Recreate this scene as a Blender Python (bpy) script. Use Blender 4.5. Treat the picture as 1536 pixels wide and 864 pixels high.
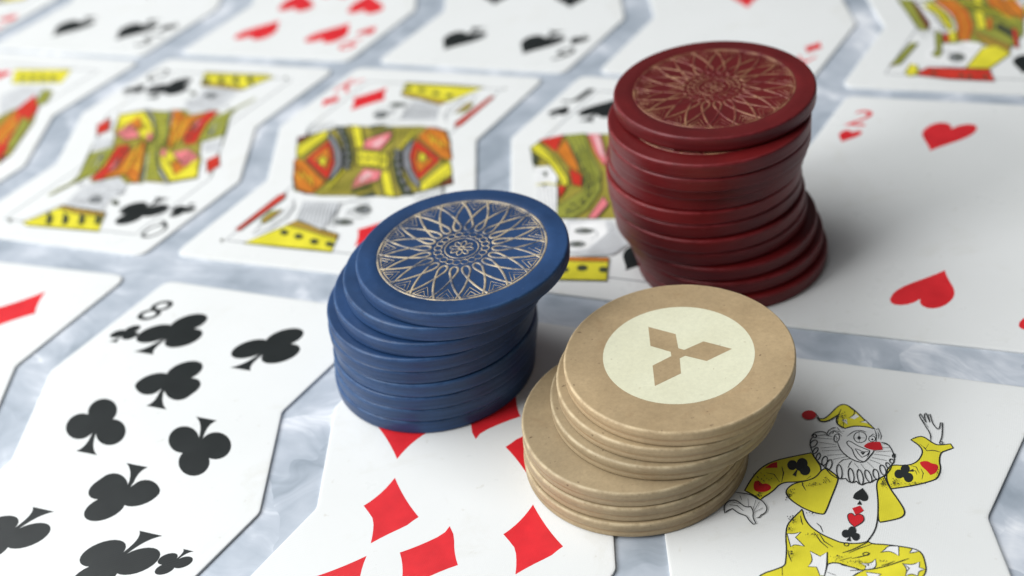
import bpy, bmesh, math, random
import numpy as np
from mathutils import Vector, Matrix

# ------------------------------------------------------------------ set-up
scene = bpy.context.scene
S = 0.0546                                   # one card width in metres
def clear():
    for o in list(bpy.data.objects):
        bpy.data.objects.remove(o, do_unlink=True)
clear()
COL = scene.collection

# ------------------------------------------------------------------ camera
cam_data = bpy.data.cameras.new('camera')
cam = bpy.data.objects.new('camera', cam_data); COL.objects.link(cam)
CAM = Vector((2.57476684, -4.48942978, 3.01764277)) * S
cam.location = CAM
cam.rotation_euler = (0.930075588, 0.120946094, 0.327132086)
cam_data.sensor_width = 36.0
cam_data.lens = 2000.0 / 1536.0 * 36.0
cam_data.clip_start = 0.005
cam_data.clip_end = 20.0
cam_data.dof.use_dof = True
cam_data.dof.focus_distance = 4.05 * S
cam_data.dof.aperture_fstop = 13.0
cam_data.dof.aperture_blades = 0
scene.camera = cam

# ------------------------------------------------------------------ world and lamps (daylight from a window at the left)
world = bpy.data.worlds.new('World'); scene.world = world
world.use_nodes = True
wbg = world.node_tree.nodes['Background']
wbg.inputs['Color'].default_value = (0.93, 0.97, 1.0, 1)
wbg.inputs['Strength'].default_value = 0.115

RIGHT = Vector((0.947, 0.321, 0)); FWD = Vector((-0.321, 0.947, 0)); UP = Vector((0, 0, 1))
TARGET = Vector((1.3, -1.0, 0)) * S
def area_lamp(name, offset, sx, sy, power, colour):
    d = bpy.data.lights.new(name, 'AREA'); d.shape = 'RECTANGLE'; d.size = sx; d.size_y = sy
    d.energy = power; d.color = colour
    o = bpy.data.objects.new(name, d); COL.objects.link(o)
    o.location = TARGET + offset
    o.rotation_euler = (-offset).to_track_quat('-Z', 'Y').to_euler()
    return o
area_lamp('window_light', RIGHT * -0.80 + FWD * -0.34 + UP * 0.46, 0.34, 0.34, 5.2, (0.985, 0.99, 1.0))
area_lamp('skylight', RIGHT * -0.62 + FWD * 0.10 + UP * 0.77, 1.15, 1.15, 13.6, (0.96, 0.985, 1.0))

vs = scene.view_settings
vs.view_transform = 'Standard'; vs.look = 'None'; vs.gamma = 1.0; vs.exposure = 0.10
vs.use_curve_mapping = False
scene.render.engine = 'CYCLES'

# ------------------------------------------------------------------ materials
def new_mat(name):
    m = bpy.data.materials.new(name); m.use_nodes = True
    nt = m.node_tree; nt.nodes.clear()
    out = nt.nodes.new('ShaderNodeOutputMaterial')
    b = nt.nodes.new('ShaderNodeBsdfPrincipled')
    nt.links.new(b.outputs[0], out.inputs[0])
    return m, nt, b
def node(nt, kind, **kw):
    n = nt.nodes.new(kind)
    for k, v in kw.items():
        if k in n.inputs: n.inputs[k].default_value = v
        else: setattr(n, k, v)
    return n
def objcoord(nt, scale=(1, 1, 1), loc=(0, 0, 0), rot=(0, 0, 0)):
    tc = node(nt, 'ShaderNodeTexCoord'); mp = node(nt, 'ShaderNodeMapping')
    mp.inputs['Scale'].default_value = scale; mp.inputs['Location'].default_value = loc
    mp.inputs['Rotation'].default_value = rot
    nt.links.new(tc.outputs['Object'], mp.inputs[0])
    return mp.outputs[0]
def noise(nt, vec, scale, detail=4, rough=0.55, distortion=0.0):
    n = node(nt, 'ShaderNodeTexNoise', Scale=scale, Detail=detail, Roughness=rough, Distortion=distortion)
    nt.links.new(vec, n.inputs['Vector']); return n.outputs['Fac']
def ramp(nt, fac, stops):
    r = node(nt, 'ShaderNodeValToRGB'); e = r.color_ramp.elements
    while len(e) < len(stops): e.new(0.5)
    for el, (p, c) in zip(e, stops):
        el.position = p; el.color = (*c, 1) if len(c) == 3 else c
    nt.links.new(fac, r.inputs[0]); return r.outputs[0]
def mix(nt, fac, a, b, mode='MIX'):
    m = node(nt, 'ShaderNodeMix', data_type='RGBA', blend_type=mode)
    for sock, v in ((m.inputs[0], fac), (m.inputs[6], a), (m.inputs[7], b)):
        if hasattr(v, 'is_linked'): nt.links.new(v, sock)
        else: sock.default_value = v if not isinstance(v, tuple) else (*v, 1)
    return m.outputs[2]
def bump(nt, b, height, strength, dist):
    n = node(nt, 'ShaderNodeBump', Strength=strength, Distance=dist)
    nt.links.new(height, n.inputs['Height']); nt.links.new(n.outputs[0], b.inputs['Normal'])

def paper_relief(nt, b, strength=0.5):
    """fine linen relief of coated card stock, shared by the bare card and its print"""
    v = objcoord(nt)
    w1 = node(nt, 'ShaderNodeTexWave', Scale=900.0, Distortion=0.6); w1.bands_direction = 'X'
    w2 = node(nt, 'ShaderNodeTexWave', Scale=900.0, Distortion=0.6); w2.bands_direction = 'Y'
    nt.links.new(v, w1.inputs['Vector']); nt.links.new(v, w2.inputs['Vector'])
    m = mix(nt, 0.5, w1.outputs['Color'], w2.outputs['Color'])
    m2 = mix(nt, 0.35, m, noise(nt, v, 220, 3))
    bump(nt, b, m2, strength, 0.00004)

def mat_card():
    m, nt, b = new_mat('coated_card')
    v = objcoord(nt)
    c = ramp(nt, noise(nt, v, 30, 5), [(0.3, (0.765, 0.772, 0.755)), (0.7, (0.80, 0.806, 0.795))])
    sp = ramp(nt, noise(nt, v, 420, 2), [(0.70, (1, 1, 1)), (0.80, (0.86, 0.84, 0.80))])
    sm = ramp(nt, noise(nt, v, 55, 6, 0.7, 0.8), [(0.56, (1, 1, 1)), (0.74, (0.93, 0.92, 0.89))])     # faint finger marks
    nt.links.new(mix(nt, 1.0, mix(nt, 1.0, c, sp, 'MULTIPLY'), sm, 'MULTIPLY'), b.inputs['Base Color'])
    rg = node(nt, 'ShaderNodeMapRange'); rg.inputs[1].default_value = 0.3; rg.inputs[2].default_value = 0.7; rg.inputs[3].default_value = 0.24; rg.inputs[4].default_value = 0.40
    nt.links.new(noise(nt, v, 45, 5, 0.65), rg.inputs[0]); nt.links.new(rg.outputs[0], b.inputs['Roughness'])
    b.inputs['Specular IOR Level'].default_value = 0.34
    paper_relief(nt, b)
    return m
def mat_print(name, col, rough=0.30, var=0.12):
    m, nt, b = new_mat(name)
    v = objcoord(nt)
    lo = tuple(c * (1 - var) for c in col); hi = tuple(min(1, c * (1 + var) + 0.003) for c in col)
    nt.links.new(ramp(nt, noise(nt, v, 160, 4), [(0.3, lo), (0.7, hi)]), b.inputs['Base Color'])
    b.inputs['Roughness'].default_value = rough
    b.inputs['Specular IOR Level'].default_value = 0.34
    paper_relief(nt, b)
    return m
def mat_table():
    m, nt, b = new_mat('pearl_laminate')
    v = objcoord(nt, rot=(0, 0, 0.5))
    # crumpled mother-of-pearl flakes: warped cells, each brushed in its own direction
    warp = node(nt, 'ShaderNodeTexNoise', Scale=34.0, Detail=3.0)
    nt.links.new(v, warp.inputs['Vector'])
    wv = node(nt, 'ShaderNodeVectorMath', operation='SCALE'); wv.inputs['Scale'].default_value = 0.030
    nt.links.new(warp.outputs['Color'], wv.inputs[0])
    add = node(nt, 'ShaderNodeVectorMath', operation='ADD')
    nt.links.new(v, add.inputs[0]); nt.links.new(wv.outputs[0], add.inputs[1])
    vor = node(nt, 'ShaderNodeTexVoronoi', Scale=44.0); nt.links.new(add.outputs[0], vor.inputs['Vector'])
    rotn = node(nt, 'ShaderNodeVectorRotate', rotation_type='Z_AXIS')
    nt.links.new(add.outputs[0], rotn.inputs['Vector'])
    ang = node(nt, 'ShaderNodeMath', operation='MULTIPLY'); ang.inputs[1].default_value = 2.4
    nt.links.new(vor.outputs['Color'], ang.inputs[0]); nt.links.new(ang.outputs[0], rotn.inputs['Angle'])
    st = node(nt, 'ShaderNodeMapping'); st.inputs['Scale'].default_value = (250, 42, 50)
    nt.links.new(rotn.outputs[0], st.inputs[0])
    fl = noise(nt, st.outputs[0], 1.0, 4, 0.6, 0.5)
    big = noise(nt, v, 62, 4, 0.5, 0.5)
    sepc = node(nt, 'ShaderNodeSeparateColor'); nt.links.new(vor.outputs['Color'], sepc.inputs[0])
    def wsum(a, wa, c_, wc):
        x = node(nt, 'ShaderNodeMath', operation='MULTIPLY'); x.inputs[1].default_value = wa; nt.links.new(a, x.inputs[0])
        y = node(nt, 'ShaderNodeMath', operation='MULTIPLY_ADD'); y.inputs[1].default_value = wc
        nt.links.new(c_, y.inputs[0]); nt.links.new(x.outputs[0], y.inputs[2]); return y.outputs[0]
    tone = wsum(wsum(fl, 0.34, big, 0.58), 1.0, sepc.outputs[1], 0.08)
    c = ramp(nt, tone, [(0.36, (0.33, 0.378, 0.435)), (0.46, (0.45, 0.50, 0.565)), (0.54, (0.545, 0.59, 0.655)), (0.59, (0.70, 0.735, 0.795)), (0.645, (0.88, 0.90, 0.935))])
    nt.links.new(c, b.inputs['Base Color'])
    b.inputs['Roughness'].default_value = 0.3
    b.inputs['Metallic'].default_value = 0.12
    bump(nt, b, fl, 0.08, 0.0001)
    return m
def mat_clay(name, c_lo, c_hi, dirt, speck, rough, side_streak=0.35, speck_amt=0.3, dirt_lim=0.62, grain=0.06, worn=None, groove_dark=0.18):
    m, nt, b = new_mat(name)
    v = objcoord(nt)
    oi = node(nt, 'ShaderNodeObjectInfo')
    base = ramp(nt, noise(nt, v, 120, 5, 0.6), [(0.3, c_lo), (0.7, c_hi)])
    # faint streaks round the edge, left by pressing and handling
    vs_ = objcoord(nt, scale=(60, 60, 900))
    stv = ramp(nt, noise(nt, vs_, 1.0, 4, 0.6, 0.3), [(0.35, (1 - side_streak,) * 3), (0.65, (1.06, 1.06, 1.06))])
    base = mix(nt, 1.0, base, stv, 'MULTIPLY')
    dm = ramp(nt, noise(nt, v, 70, 6, 0.65, 0.5), [(dirt_lim, (0, 0, 0)), (dirt_lim + 0.16, (0.5, 0.5, 0.5))])
    base = mix(nt, dm, base, dirt)
    # grain of the pressed clay, and small pits of uneven size scattered in patches
    gr = ramp(nt, noise(nt, v, 1500, 3, 0.7), [(0.3, (1 - grain,) * 3), (0.7, (1 + grain * 0.7,) * 3)])
    base = mix(nt, 1.0, base, gr, 'MULTIPLY')
    jit = node(nt, 'ShaderNodeTexNoise', Scale=900.0, Detail=2.0); nt.links.new(v, jit.inputs['Vector'])
    js = node(nt, 'ShaderNodeVectorMath', operation='SCALE'); js.inputs['Scale'].default_value = 0.0012
    nt.links.new(jit.outputs['Color'], js.inputs[0])
    ja = node(nt, 'ShaderNodeVectorMath', operation='ADD'); nt.links.new(v, ja.inputs[0]); nt.links.new(js.outputs[0], ja.inputs[1])
    for sc, lim, pl in ((330.0, 0.080, 0.51), (760.0, 0.11, 0.53)):
        vor = node(nt, 'ShaderNodeTexVoronoi', Scale=sc); nt.links.new(ja.outputs[0], vor.inputs['Vector'])
        sm = ramp(nt, vor.outputs['Distance'], [(lim * 0.6, (speck_amt,) * 3), (lim * 1.5, (0, 0, 0))])
        nz = ramp(nt, noise(nt, v, sc * 0.3, 3, 0.7), [(pl, (0, 0, 0)), (pl + 0.10, (1, 1, 1))])
        base = mix(nt, mix(nt, 1.0, sm, nz, 'MULTIPLY'), base, speck)
    if worn:
        # the upper lip of the rim, rubbed paler by handling
        sp = node(nt, 'ShaderNodeSeparateXYZ'); nt.links.new(v, sp.inputs[0])
        cb = node(nt, 'ShaderNodeCombineXYZ'); nt.links.new(sp.outputs[0], cb.inputs[0]); nt.links.new(sp.outputs[1], cb.inputs[1])
        ln = node(nt, 'ShaderNodeVectorMath', operation='LENGTH'); nt.links.new(cb.outputs[0], ln.inputs[0])
        m1 = node(nt, 'ShaderNodeMapRange'); m1.inputs[1].default_value = 0.35708 * S - 0.00055; m1.inputs[2].default_value = 0.35708 * S - 0.00025
        nt.links.new(ln.outputs['Value'], m1.inputs[0])
        m2 = node(nt, 'ShaderNodeMapRange'); m2.inputs[1].default_value = 0.05734 * S - 0.00075; m2.inputs[2].default_value = 0.05734 * S - 0.0003
        nt.links.new(sp.outputs[2], m2.inputs[0])
        me_ = node(nt, 'ShaderNodeMath', operation='MULTIPLY'); nt.links.new(m1.outputs[0], me_.inputs[0]); nt.links.new(m2.outputs[0], me_.inputs[1])
        # darker, uneven band along the shallow groove round the edge
        g1 = node(nt, 'ShaderNodeMapRange', interpolation_type='SMOOTHSTEP'); g1.inputs[1].default_value = 0.05734 * S * 0.30; g1.inputs[2].default_value = 0.05734 * S * 0.37
        g2 = node(nt, 'ShaderNodeMapRange', interpolation_type='SMOOTHSTEP'); g2.inputs[1].default_value = 0.05734 * S * 0.50; g2.inputs[2].default_value = 0.05734 * S * 0.42
        nt.links.new(sp.outputs[2], g1.inputs[0]); nt.links.new(sp.outputs[2], g2.inputs[0])
        gm = node(nt, 'ShaderNodeMath', operation='MULTIPLY'); nt.links.new(g1.outputs[0], gm.inputs[0]); nt.links.new(g2.outputs[0], gm.inputs[1])
        gm2 = node(nt, 'ShaderNodeMath', operation='MULTIPLY'); nt.links.new(gm.outputs[0], gm2.inputs[0]); nt.links.new(m1.outputs[0], gm2.inputs[1])
        gmask = mix(nt, 1.0, ramp(nt, gm2.outputs[0], [(0.0, (0, 0, 0)), (1.0, (groove_dark,) * 3)]), ramp(nt, noise(nt, v, 260, 4, 0.6), [(0.3, (0.35, 0.35, 0.35)), (0.65, (1, 1, 1))]), 'MULTIPLY')
        base = mix(nt, gmask, base, dirt)
        ed = ramp(nt, me_.outputs[0], [(0.0, (0, 0, 0)), (1.0, (1, 1, 1))])
        en = ramp(nt, noise(nt, v, 420, 4, 0.7), [(0.36, (0.05, 0.05, 0.05)), (0.62, (0.8, 0.8, 0.8))])
        base = mix(nt, mix(nt, 1.0, ed, en, 'MULTIPLY'), base, worn)
    # every chip a slightly different tone
    rr = ramp(nt, oi.outputs['Random'], [(0.0, (0.84, 0.87, 0.90)), (1.0, (1.16, 1.10, 1.04))])
    base = mix(nt, 1.0, base, rr, 'MULTIPLY')
    nt.links.new(base, b.inputs['Base Color'])
    rg = node(nt, 'ShaderNodeMapRange'); rg.inputs[3].default_value = rough - 0.07; rg.inputs[4].default_value = rough + 0.1
    nt.links.new(noise(nt, v, 200, 4), rg.inputs[0]); nt.links.new(rg.outputs[0], b.inputs['Roughness'])
    b.inputs['Specular IOR Level'].default_value = 0.34
    bump(nt, b, noise(nt, v, 900, 4, 0.6), 0.25, 0.00005)
    return m
def mat_gilt(name, gold, worn, lo, hi):
    m, nt, b = new_mat(name)
    v = objcoord(nt)
    k = ramp(nt, noise(nt, v, 260, 5, 0.7), [(lo, (0, 0, 0)), (hi, (1, 1, 1))])
    nt.links.new(mix(nt, k, gold, worn), b.inputs['Base Color'])
    b.inputs['Roughness'].default_value = 0.42
    b.inputs['Metallic'].default_value = 0.15
    return m

M = {}
M['card'] = mat_card()
M['table'] = mat_table()
PRINT = {'k': ('black_ink', (0.022, 0.025, 0.026)), 'K': ('pip_black', (0.012, 0.015, 0.015)), 'H': ('pip_red', (0.70, 0.022, 0.030)),
         'r': ('red_ink', (0.62, 0.020, 0.028)), 'y': ('yellow_ink', (0.74, 0.66, 0.040)), 'g': ('grey_ink', (0.24, 0.25, 0.26)),
         's': ('pale_grey_ink', (0.60, 0.61, 0.62)), 'd': ('dark_green_ink', (0.055, 0.065, 0.035)), 'v': ('olive_ink', (0.30, 0.31, 0.050)),
         'V': ('deep_olive_ink', (0.11, 0.125, 0.020)), 'm': ('mustard_ink', (0.33, 0.28, 0.045)), 'o': ('ochre_ink', (0.42, 0.27, 0.045)),
         'O': ('orange_ink', (0.60, 0.19, 0.022)), 'R': ('scarlet_ink', (0.58, 0.035, 0.020)), 'D': ('maroon_ink', (0.17, 0.020, 0.015)),
         'p': ('pink_ink', (0.74, 0.20, 0.22)), 'P': ('pale_pink_ink', (0.82, 0.52, 0.53)), 'G': ('slate_ink', (0.22, 0.22, 0.24)),
         'w': ('white_ink', (0.82, 0.82, 0.81))}
for k, (n, c) in PRINT.items(): M[k] = mat_print(n, c)
M['blue'] = mat_clay('blue_clay', (0.017, 0.053, 0.145), (0.022, 0.065, 0.172), (0.014, 0.030, 0.070), (0.16, 0.20, 0.26), 0.40, 0.30, 0.20, grain=0.07, worn=(0.042, 0.105, 0.235))
M['red'] = mat_clay('red_clay', (0.112, 0.0065, 0.0078), (0.150, 0.0085, 0.0092), (0.10, 0.007, 0.008), (0.28, 0.12, 0.10), 0.38, 0.16, 0.12, grain=0.06, worn=(0.21, 0.022, 0.027))
M['tan'] = mat_clay('tan_clay', (0.350, 0.263, 0.152), (0.410, 0.314, 0.187), (0.27, 0.165, 0.080), (0.10, 0.062, 0.034), 0.50, 0.12, 0.85, 0.58, grain=0.10, worn=(0.60, 0.49, 0.31), groove_dark=0.62)
M['cream'] = mat_clay('cream_inlay', (0.80, 0.755, 0.53), (0.85, 0.81, 0.585), (0.70, 0.64, 0.42), (0.45, 0.36, 0.20), 0.42, 0.0, 0.5, 0.66)
M['gilt_blue'] = mat_gilt('gilt_on_blue', (0.56, 0.455, 0.30), (0.06, 0.08, 0.13), 0.42, 0.66)
M['gilt_red'] = mat_gilt('gilt_on_red', (0.36, 0.19, 0.095), (0.14, 0.016, 0.016), 0.34, 0.60)

# ------------------------------------------------------------------ mesh helpers
def link(name, me, parent=None, mats=()):
    for m in mats: me.materials.append(m)
    o = bpy.data.objects.new(name, me); COL.objects.link(o)
    if parent is not None: o.parent = parent
    return o
def tag(o, label=None, cat=None, group=None, kind=None):
    if label: o['label'] = label
    if cat: o['category'] = cat
    if group: o['group'] = group
    if kind: o['kind'] = kind
    return o
def mesh(name, verts, faces, mi=None, smooth=False):
    me = bpy.data.meshes.new(name); me.from_pydata(verts, [], faces)
    if mi is not None: me.polygons.foreach_set('material_index', mi)
    if smooth: me.polygons.foreach_set('use_smooth', [True] * len(me.polygons))
    me.update(); return me

# ------------------------------------------------------------------ the table
def build_table():
    w, h, th, r = 0.80, 0.80, 0.022, 0.02
    bm = bmesh.new()
    bmesh.ops.create_cube(bm, size=1.0, matrix=Matrix.Translation((0.02, -0.03, -th / 2)) @ Matrix.Diagonal((w, h, th, 1)))
    bmesh.ops.bevel(bm, geom=[e for e in bm.edges], offset=0.003, segments=3, affect='EDGES')
    me = bpy.data.meshes.new('table_top'); bm.to_mesh(me); bm.free()
    return tag(link('table_top', me, None, [M['table']]), 'grey marbled pearl laminate table top under the cards', 'table', kind='structure')
build_table()

# ------------------------------------------------------------------ zigzag playing cards
CH, CS, CB, CC = 1.65089, 0.05094, 0.22550, 0.08273      # height, end offset, bend height, bend offset (card widths)
CT = 0.00048                                               # stock thickness, metres
def zig(v): return float(np.interp(v, [-CH / 2, -CB, CB, CH / 2], [-CS, CC, -CC, CS]))
def fillet(pts, radii, n=6):
    out = []
    k = len(pts)
    for i in range(k):
        a, p, b = (Vector(pts[(i - 1) % k]), Vector(pts[i]), Vector(pts[(i + 1) % k]))
        d1 = (a - p).normalized(); d2 = (b - p).normalized()
        ang = d1.angle(d2); r = radii[i]; L = r / math.tan(ang / 2)
        s, e = p + d1 * L, p + d2 * L
        for j in range(n + 1):
            t = j / n
            out.append(s * (1 - t) ** 2 + p * 2 * t * (1 - t) + e * t * t)
    return out
def card_outline(inset=0.0):
    w = 0.5 - inset; h = CH / 2 - inset
    zt = zig(h)
    V_ = [(-w + zt, h), (-w - CC, CB), (-w + CC, -CB), (-w - zt, -h), (w - zt, -h), (w + CC, -CB), (w - CC, CB), (w + zt, h)]
    rr = [0.055 - inset * .5, 0.05, 0.05, 0.055 - inset * .5, 0.055 - inset * .5, 0.05, 0.05, 0.055 - inset * .5]
    return fillet(V_, rr)
def card_mesh():
    rings = [(0.0, 0.00003), (-0.0, CT * 0.86), (0.0025, CT * 0.97), (0.010, CT * 0.995), (0.020, CT)]
    verts, faces, n = [], [], None
    for ins, z in rings:
        pts = card_outline(max(0.0, ins)); n = len(pts)
        verts += [(p.x * S, p.y * S, z) for p in pts]
    for r in range(len(rings) - 1):
        for i in range(n):
            j = (i + 1) % n
            faces.append((r * n + i, r * n + j, (r + 1) * n + j, (r + 1) * n + i))
    faces.append(tuple(range((len(rings) - 1) * n, len(rings) * n)))
    faces.append(tuple(reversed(range(n))))
    return mesh('playing_card', verts, faces)
CARD_ME = card_mesh(); CARD_ME.materials.append(M['card'])
bmx = bmesh.new(); bmx.from_mesh(CARD_ME); bmesh.ops.recalc_face_normals(bmx, faces=bmx.faces); bmx.to_mesh(CARD_ME); bmx.free()
for p in CARD_ME.polygons: p.use_smooth = p.normal.z > 0.3

def subdivide(pts, closed=True, step=0.03):
    out = []; k = len(pts)
    for i in range(k if closed else k - 1):
        a, b = pts[i], pts[(i + 1) % k]
        d = math.hypot(b[0] - a[0], b[1] - a[1]); n = max(1, int(math.ceil(d / step)))
        for j in range(n): out.append((a[0] + (b[0] - a[0]) * j / n, a[1] + (b[1] - a[1]) * j / n))
    if not closed: out.append(pts[-1])
    return out
def warp(pts): return [(u + zig(v), v) for u, v in pts]

class Print:
    """collects flat areas of ink on one card; each lies a hair above the last"""
    def __init__(s): s.v = []; s.f = []; s.mi = []; s.mats = []; s.z = CT + 0.000006
    def mat(s, k):
        if k not in s.mats: s.mats.append(k)
        return s.mats.index(k)
    def fill(s, k, pts):
        a = sum(pts[i][0] * pts[(i + 1) % len(pts)][1] - pts[(i + 1) % len(pts)][0] * pts[i][1] for i in range(len(pts)))
        if a < 0: pts = pts[::-1]
        n0 = len(s.v); s.v += [(x * S, y * S, s.z) for x, y in pts]
        s.f.append(tuple(range(n0, n0 + len(pts)))); s.mi.append(s.mat(k)); s.z += 0.0000012
    def line(s, k, w, pts):
        if len(pts) < 2: return
        closed = len(pts) > 3 and pts[0] == pts[-1]
        P = [Vector(p) for p in pts]
        if closed: P = P[:-1]
        n = len(P); n0 = len(s.v)
        for i in range(n):
            a = P[(i - 1) % n] if (closed or i > 0) else P[i]
            b = P[(i + 1) % n] if (closed or i < n - 1) else P[i]
            d = (b - a)
            d = d.normalized() if d.length > 1e-9 else Vector((1, 0))
            nrm = Vector((-d.y, d.x)) * w / 2
            if not closed and i in (0, n - 1): nrm *= 0.45
            s.v += [((P[i].x + nrm.x) * S, (P[i].y + nrm.y) * S, s.z), ((P[i].x - nrm.x) * S, (P[i].y - nrm.y) * S, s.z)]
        for i in range(n if closed else n - 1):
            j = (i + 1) % n
            s.f.append((n0 + 2 * i + 1, n0 + 2 * j + 1, n0 + 2 * j, n0 + 2 * i)); s.mi.append(s.mat(k))
        s.z += 0.0000012
    def build(s, name, parent):
        return link(name, mesh(name, s.v, s.f, s.mi), parent, [M[k] for k in s.mats])

def bez(p0, p1, p2, p3, n=7):
    return [tuple((1 - t) ** 3 * a + 3 * t * (1 - t) ** 2 * b + 3 * t * t * (1 - t) * c + t ** 3 * d for a, b, c, d in zip(p0, p1, p2, p3)) for t in [i / n for i in range(n)]]
def mirror(half): return half + [(-x, y) for x, y in reversed(half)]
def circle(cx, cy, r, n=20, ry=None): return [(cx + r * math.cos(2 * math.pi * i / n), cy + (ry or r) * math.sin(2 * math.pi * i / n)) for i in range(n)]
def suit_shapes(suit):
    """list of outlines inside a box about one unit high, centred on the origin"""
    if suit == 'diamond':
        q = lambda a, b, c: [tuple((1 - t) ** 2 * x + 2 * t * (1 - t) * y + t * t * z for x, y, z in zip(a, b, c)) for t in [i / 6 for i in range(6)]]
        return [q((0, .52), (.152, .212), (.37, 0)) + q((.37, 0), (.152, -.212), (0, -.52)) + q((0, -.52), (-.152, -.212), (-.37, 0)) + q((-.37, 0), (-.152, .212), (0, .52))]
    if suit == 'heart':
        h = bez((0, .26), (.06, .50), (.42, .56), (.43, .20)) + bez((.43, .20), (.43, -.06), (.16, -.22), (0, -.50))
        return [mirror(h + [(0, -.50)])[:-1]]
    if suit == 'spade':
        h = bez((0, .52), (.10, .30), (.43, .14), (.42, -.12)) + bez((.42, -.12), (.41, -.36), (.12, -.36), (.045, -.17))
        stem = bez((.03, -.18), (.03, -.34), (.07, -.44), (.19, -.51)) + [(.19, -.51)]
        return [h + [(.03, -.2), (-.03, -.2)] + [(-x, y) for x, y in reversed(h)][:-1], mirror(stem)]
    stem = bez((.03, -.02), (.025, -.30), (.05, -.42), (.17, -.51)) + [(.17, -.51)]
    return [circle(0, .262, .235, 24), circle(-.252, -.075, .235, 24), circle(.252, -.075, .235, 24), [(-.09, .12), (-.09, -.1), (.09, -.1), (.09, .12)], mirror(stem)]
SUIT_INK = {'diamond': 'H', 'heart': 'H', 'spade': 'K', 'club': 'K'}
SUIT_SIZE = {'diamond': (0.262, 0.268), 'heart': (0.235, 0.245), 'spade': (0.245, 0.255), 'club': (0.258, 0.262)}
def add_pip(card, suit, u, v, flip=False, scale=1.0, name='pip'):
    sx, sy = SUIT_SIZE[suit]; sg = -1 if flip else 1
    pr = Print()
    for sh in suit_shapes(suit):
        lean = 0.15 if abs(v) > 0.4 else 0.0
        pr.fill(SUIT_INK[suit], warp(subdivide([(u + sg * (x * sx + lean * y * sy) * scale, v + sg * y * sy * scale) for x, y in sh])))
    return pr.build(name, card)
_fonts = {}
def glyph(text):
    if text in _fonts: return _fonts[text]
    cu = bpy.data.curves.new('glyph', 'FONT'); cu.body = text; cu.size = 1.0; cu.resolution_u = 3; cu.align_x = 'CENTER'
    if len(text) > 1: cu.space_character = 0.85
    o = bpy.data.objects.new('glyph', cu); COL.objects.link(o)
    bpy.context.view_layer.update()
    me = bpy.data.meshes.new_from_object(o.evaluated_get(bpy.context.evaluated_depsgraph_get()))
    bm = bmesh.new(); bm.from_mesh(me)
    vs = [(v.co.x, v.co.y) for v in bm.verts]; bm.verts.ensure_lookup_table()
    fs = [tuple(v.index for v in f.verts) for f in bm.faces]; bm.free()
    bpy.data.objects.remove(o, do_unlink=True); bpy.data.curves.remove(cu); bpy.data.meshes.remove(me)
    x0, x1 = min(p[0] for p in vs), max(p[0] for p in vs); y0, y1 = min(p[1] for p in vs), max(p[1] for p in vs)
    vs = [((x - (x0 + x1) / 2) / (x1 - x0), (y - (y0 + y1) / 2) / (y1 - y0)) for x, y in vs]
    _fonts[text] = (vs, fs); return _fonts[text]
def add_index(card, rank, suit, flip, u=0.393, wide=0.086):
    sg = -1 if flip else 1
    vs, fs = glyph(rank)
    w = wide * (1.45 if len(rank) > 1 else 1.0)
    verts = [(x + 0, y) for x, y in warp([(sg * (-u + x * w + 0.015 * y), sg * (0.640 + y * 0.135)) for x, y in vs])]
    me = mesh('corner_index', [(x * S, y * S, CT + 0.000006) for x, y in verts], fs)
    o = link('corner_index', me, card, [M[SUIT_INK[suit]]])
    add_pip(card, suit, -sg * u, sg * 0.485, flip, 0.43, 'index_pip')
    return o
LAYOUT = {'2': [(0, .53), (0, -.53)],
          '5': [(-1, .53), (1, .53), (0, 0), (-1, -.53), (1, -.53)],
          '6': [(-1, .53), (1, .53), (-1, 0), (1, 0), (-1, -.53), (1, -.53)],
          '7': [(-1, .53), (1, .53), (0, .27), (-1, 0), (1, 0), (-1, -.53), (1, -.53)],
          '8': [(-1, .53), (1, .53), (0, .27), (-1, .005), (1, -.005), (0, -.27), (-1, -.53), (1, -.53)],
          '9': [(-1, .53), (1, .53), (-1, .18), (1, .18), (0, 0.002), (-1, -.18), (1, -.18), (-1, -.53), (1, -.53)],
          '10': [(-1, .508), (1, .508), (.15, .330), (-1, .18), (1, .18), (-1, -.18), (1, -.18), (-.15, -.330), (-1, -.508), (1, -.508)]}
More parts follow.
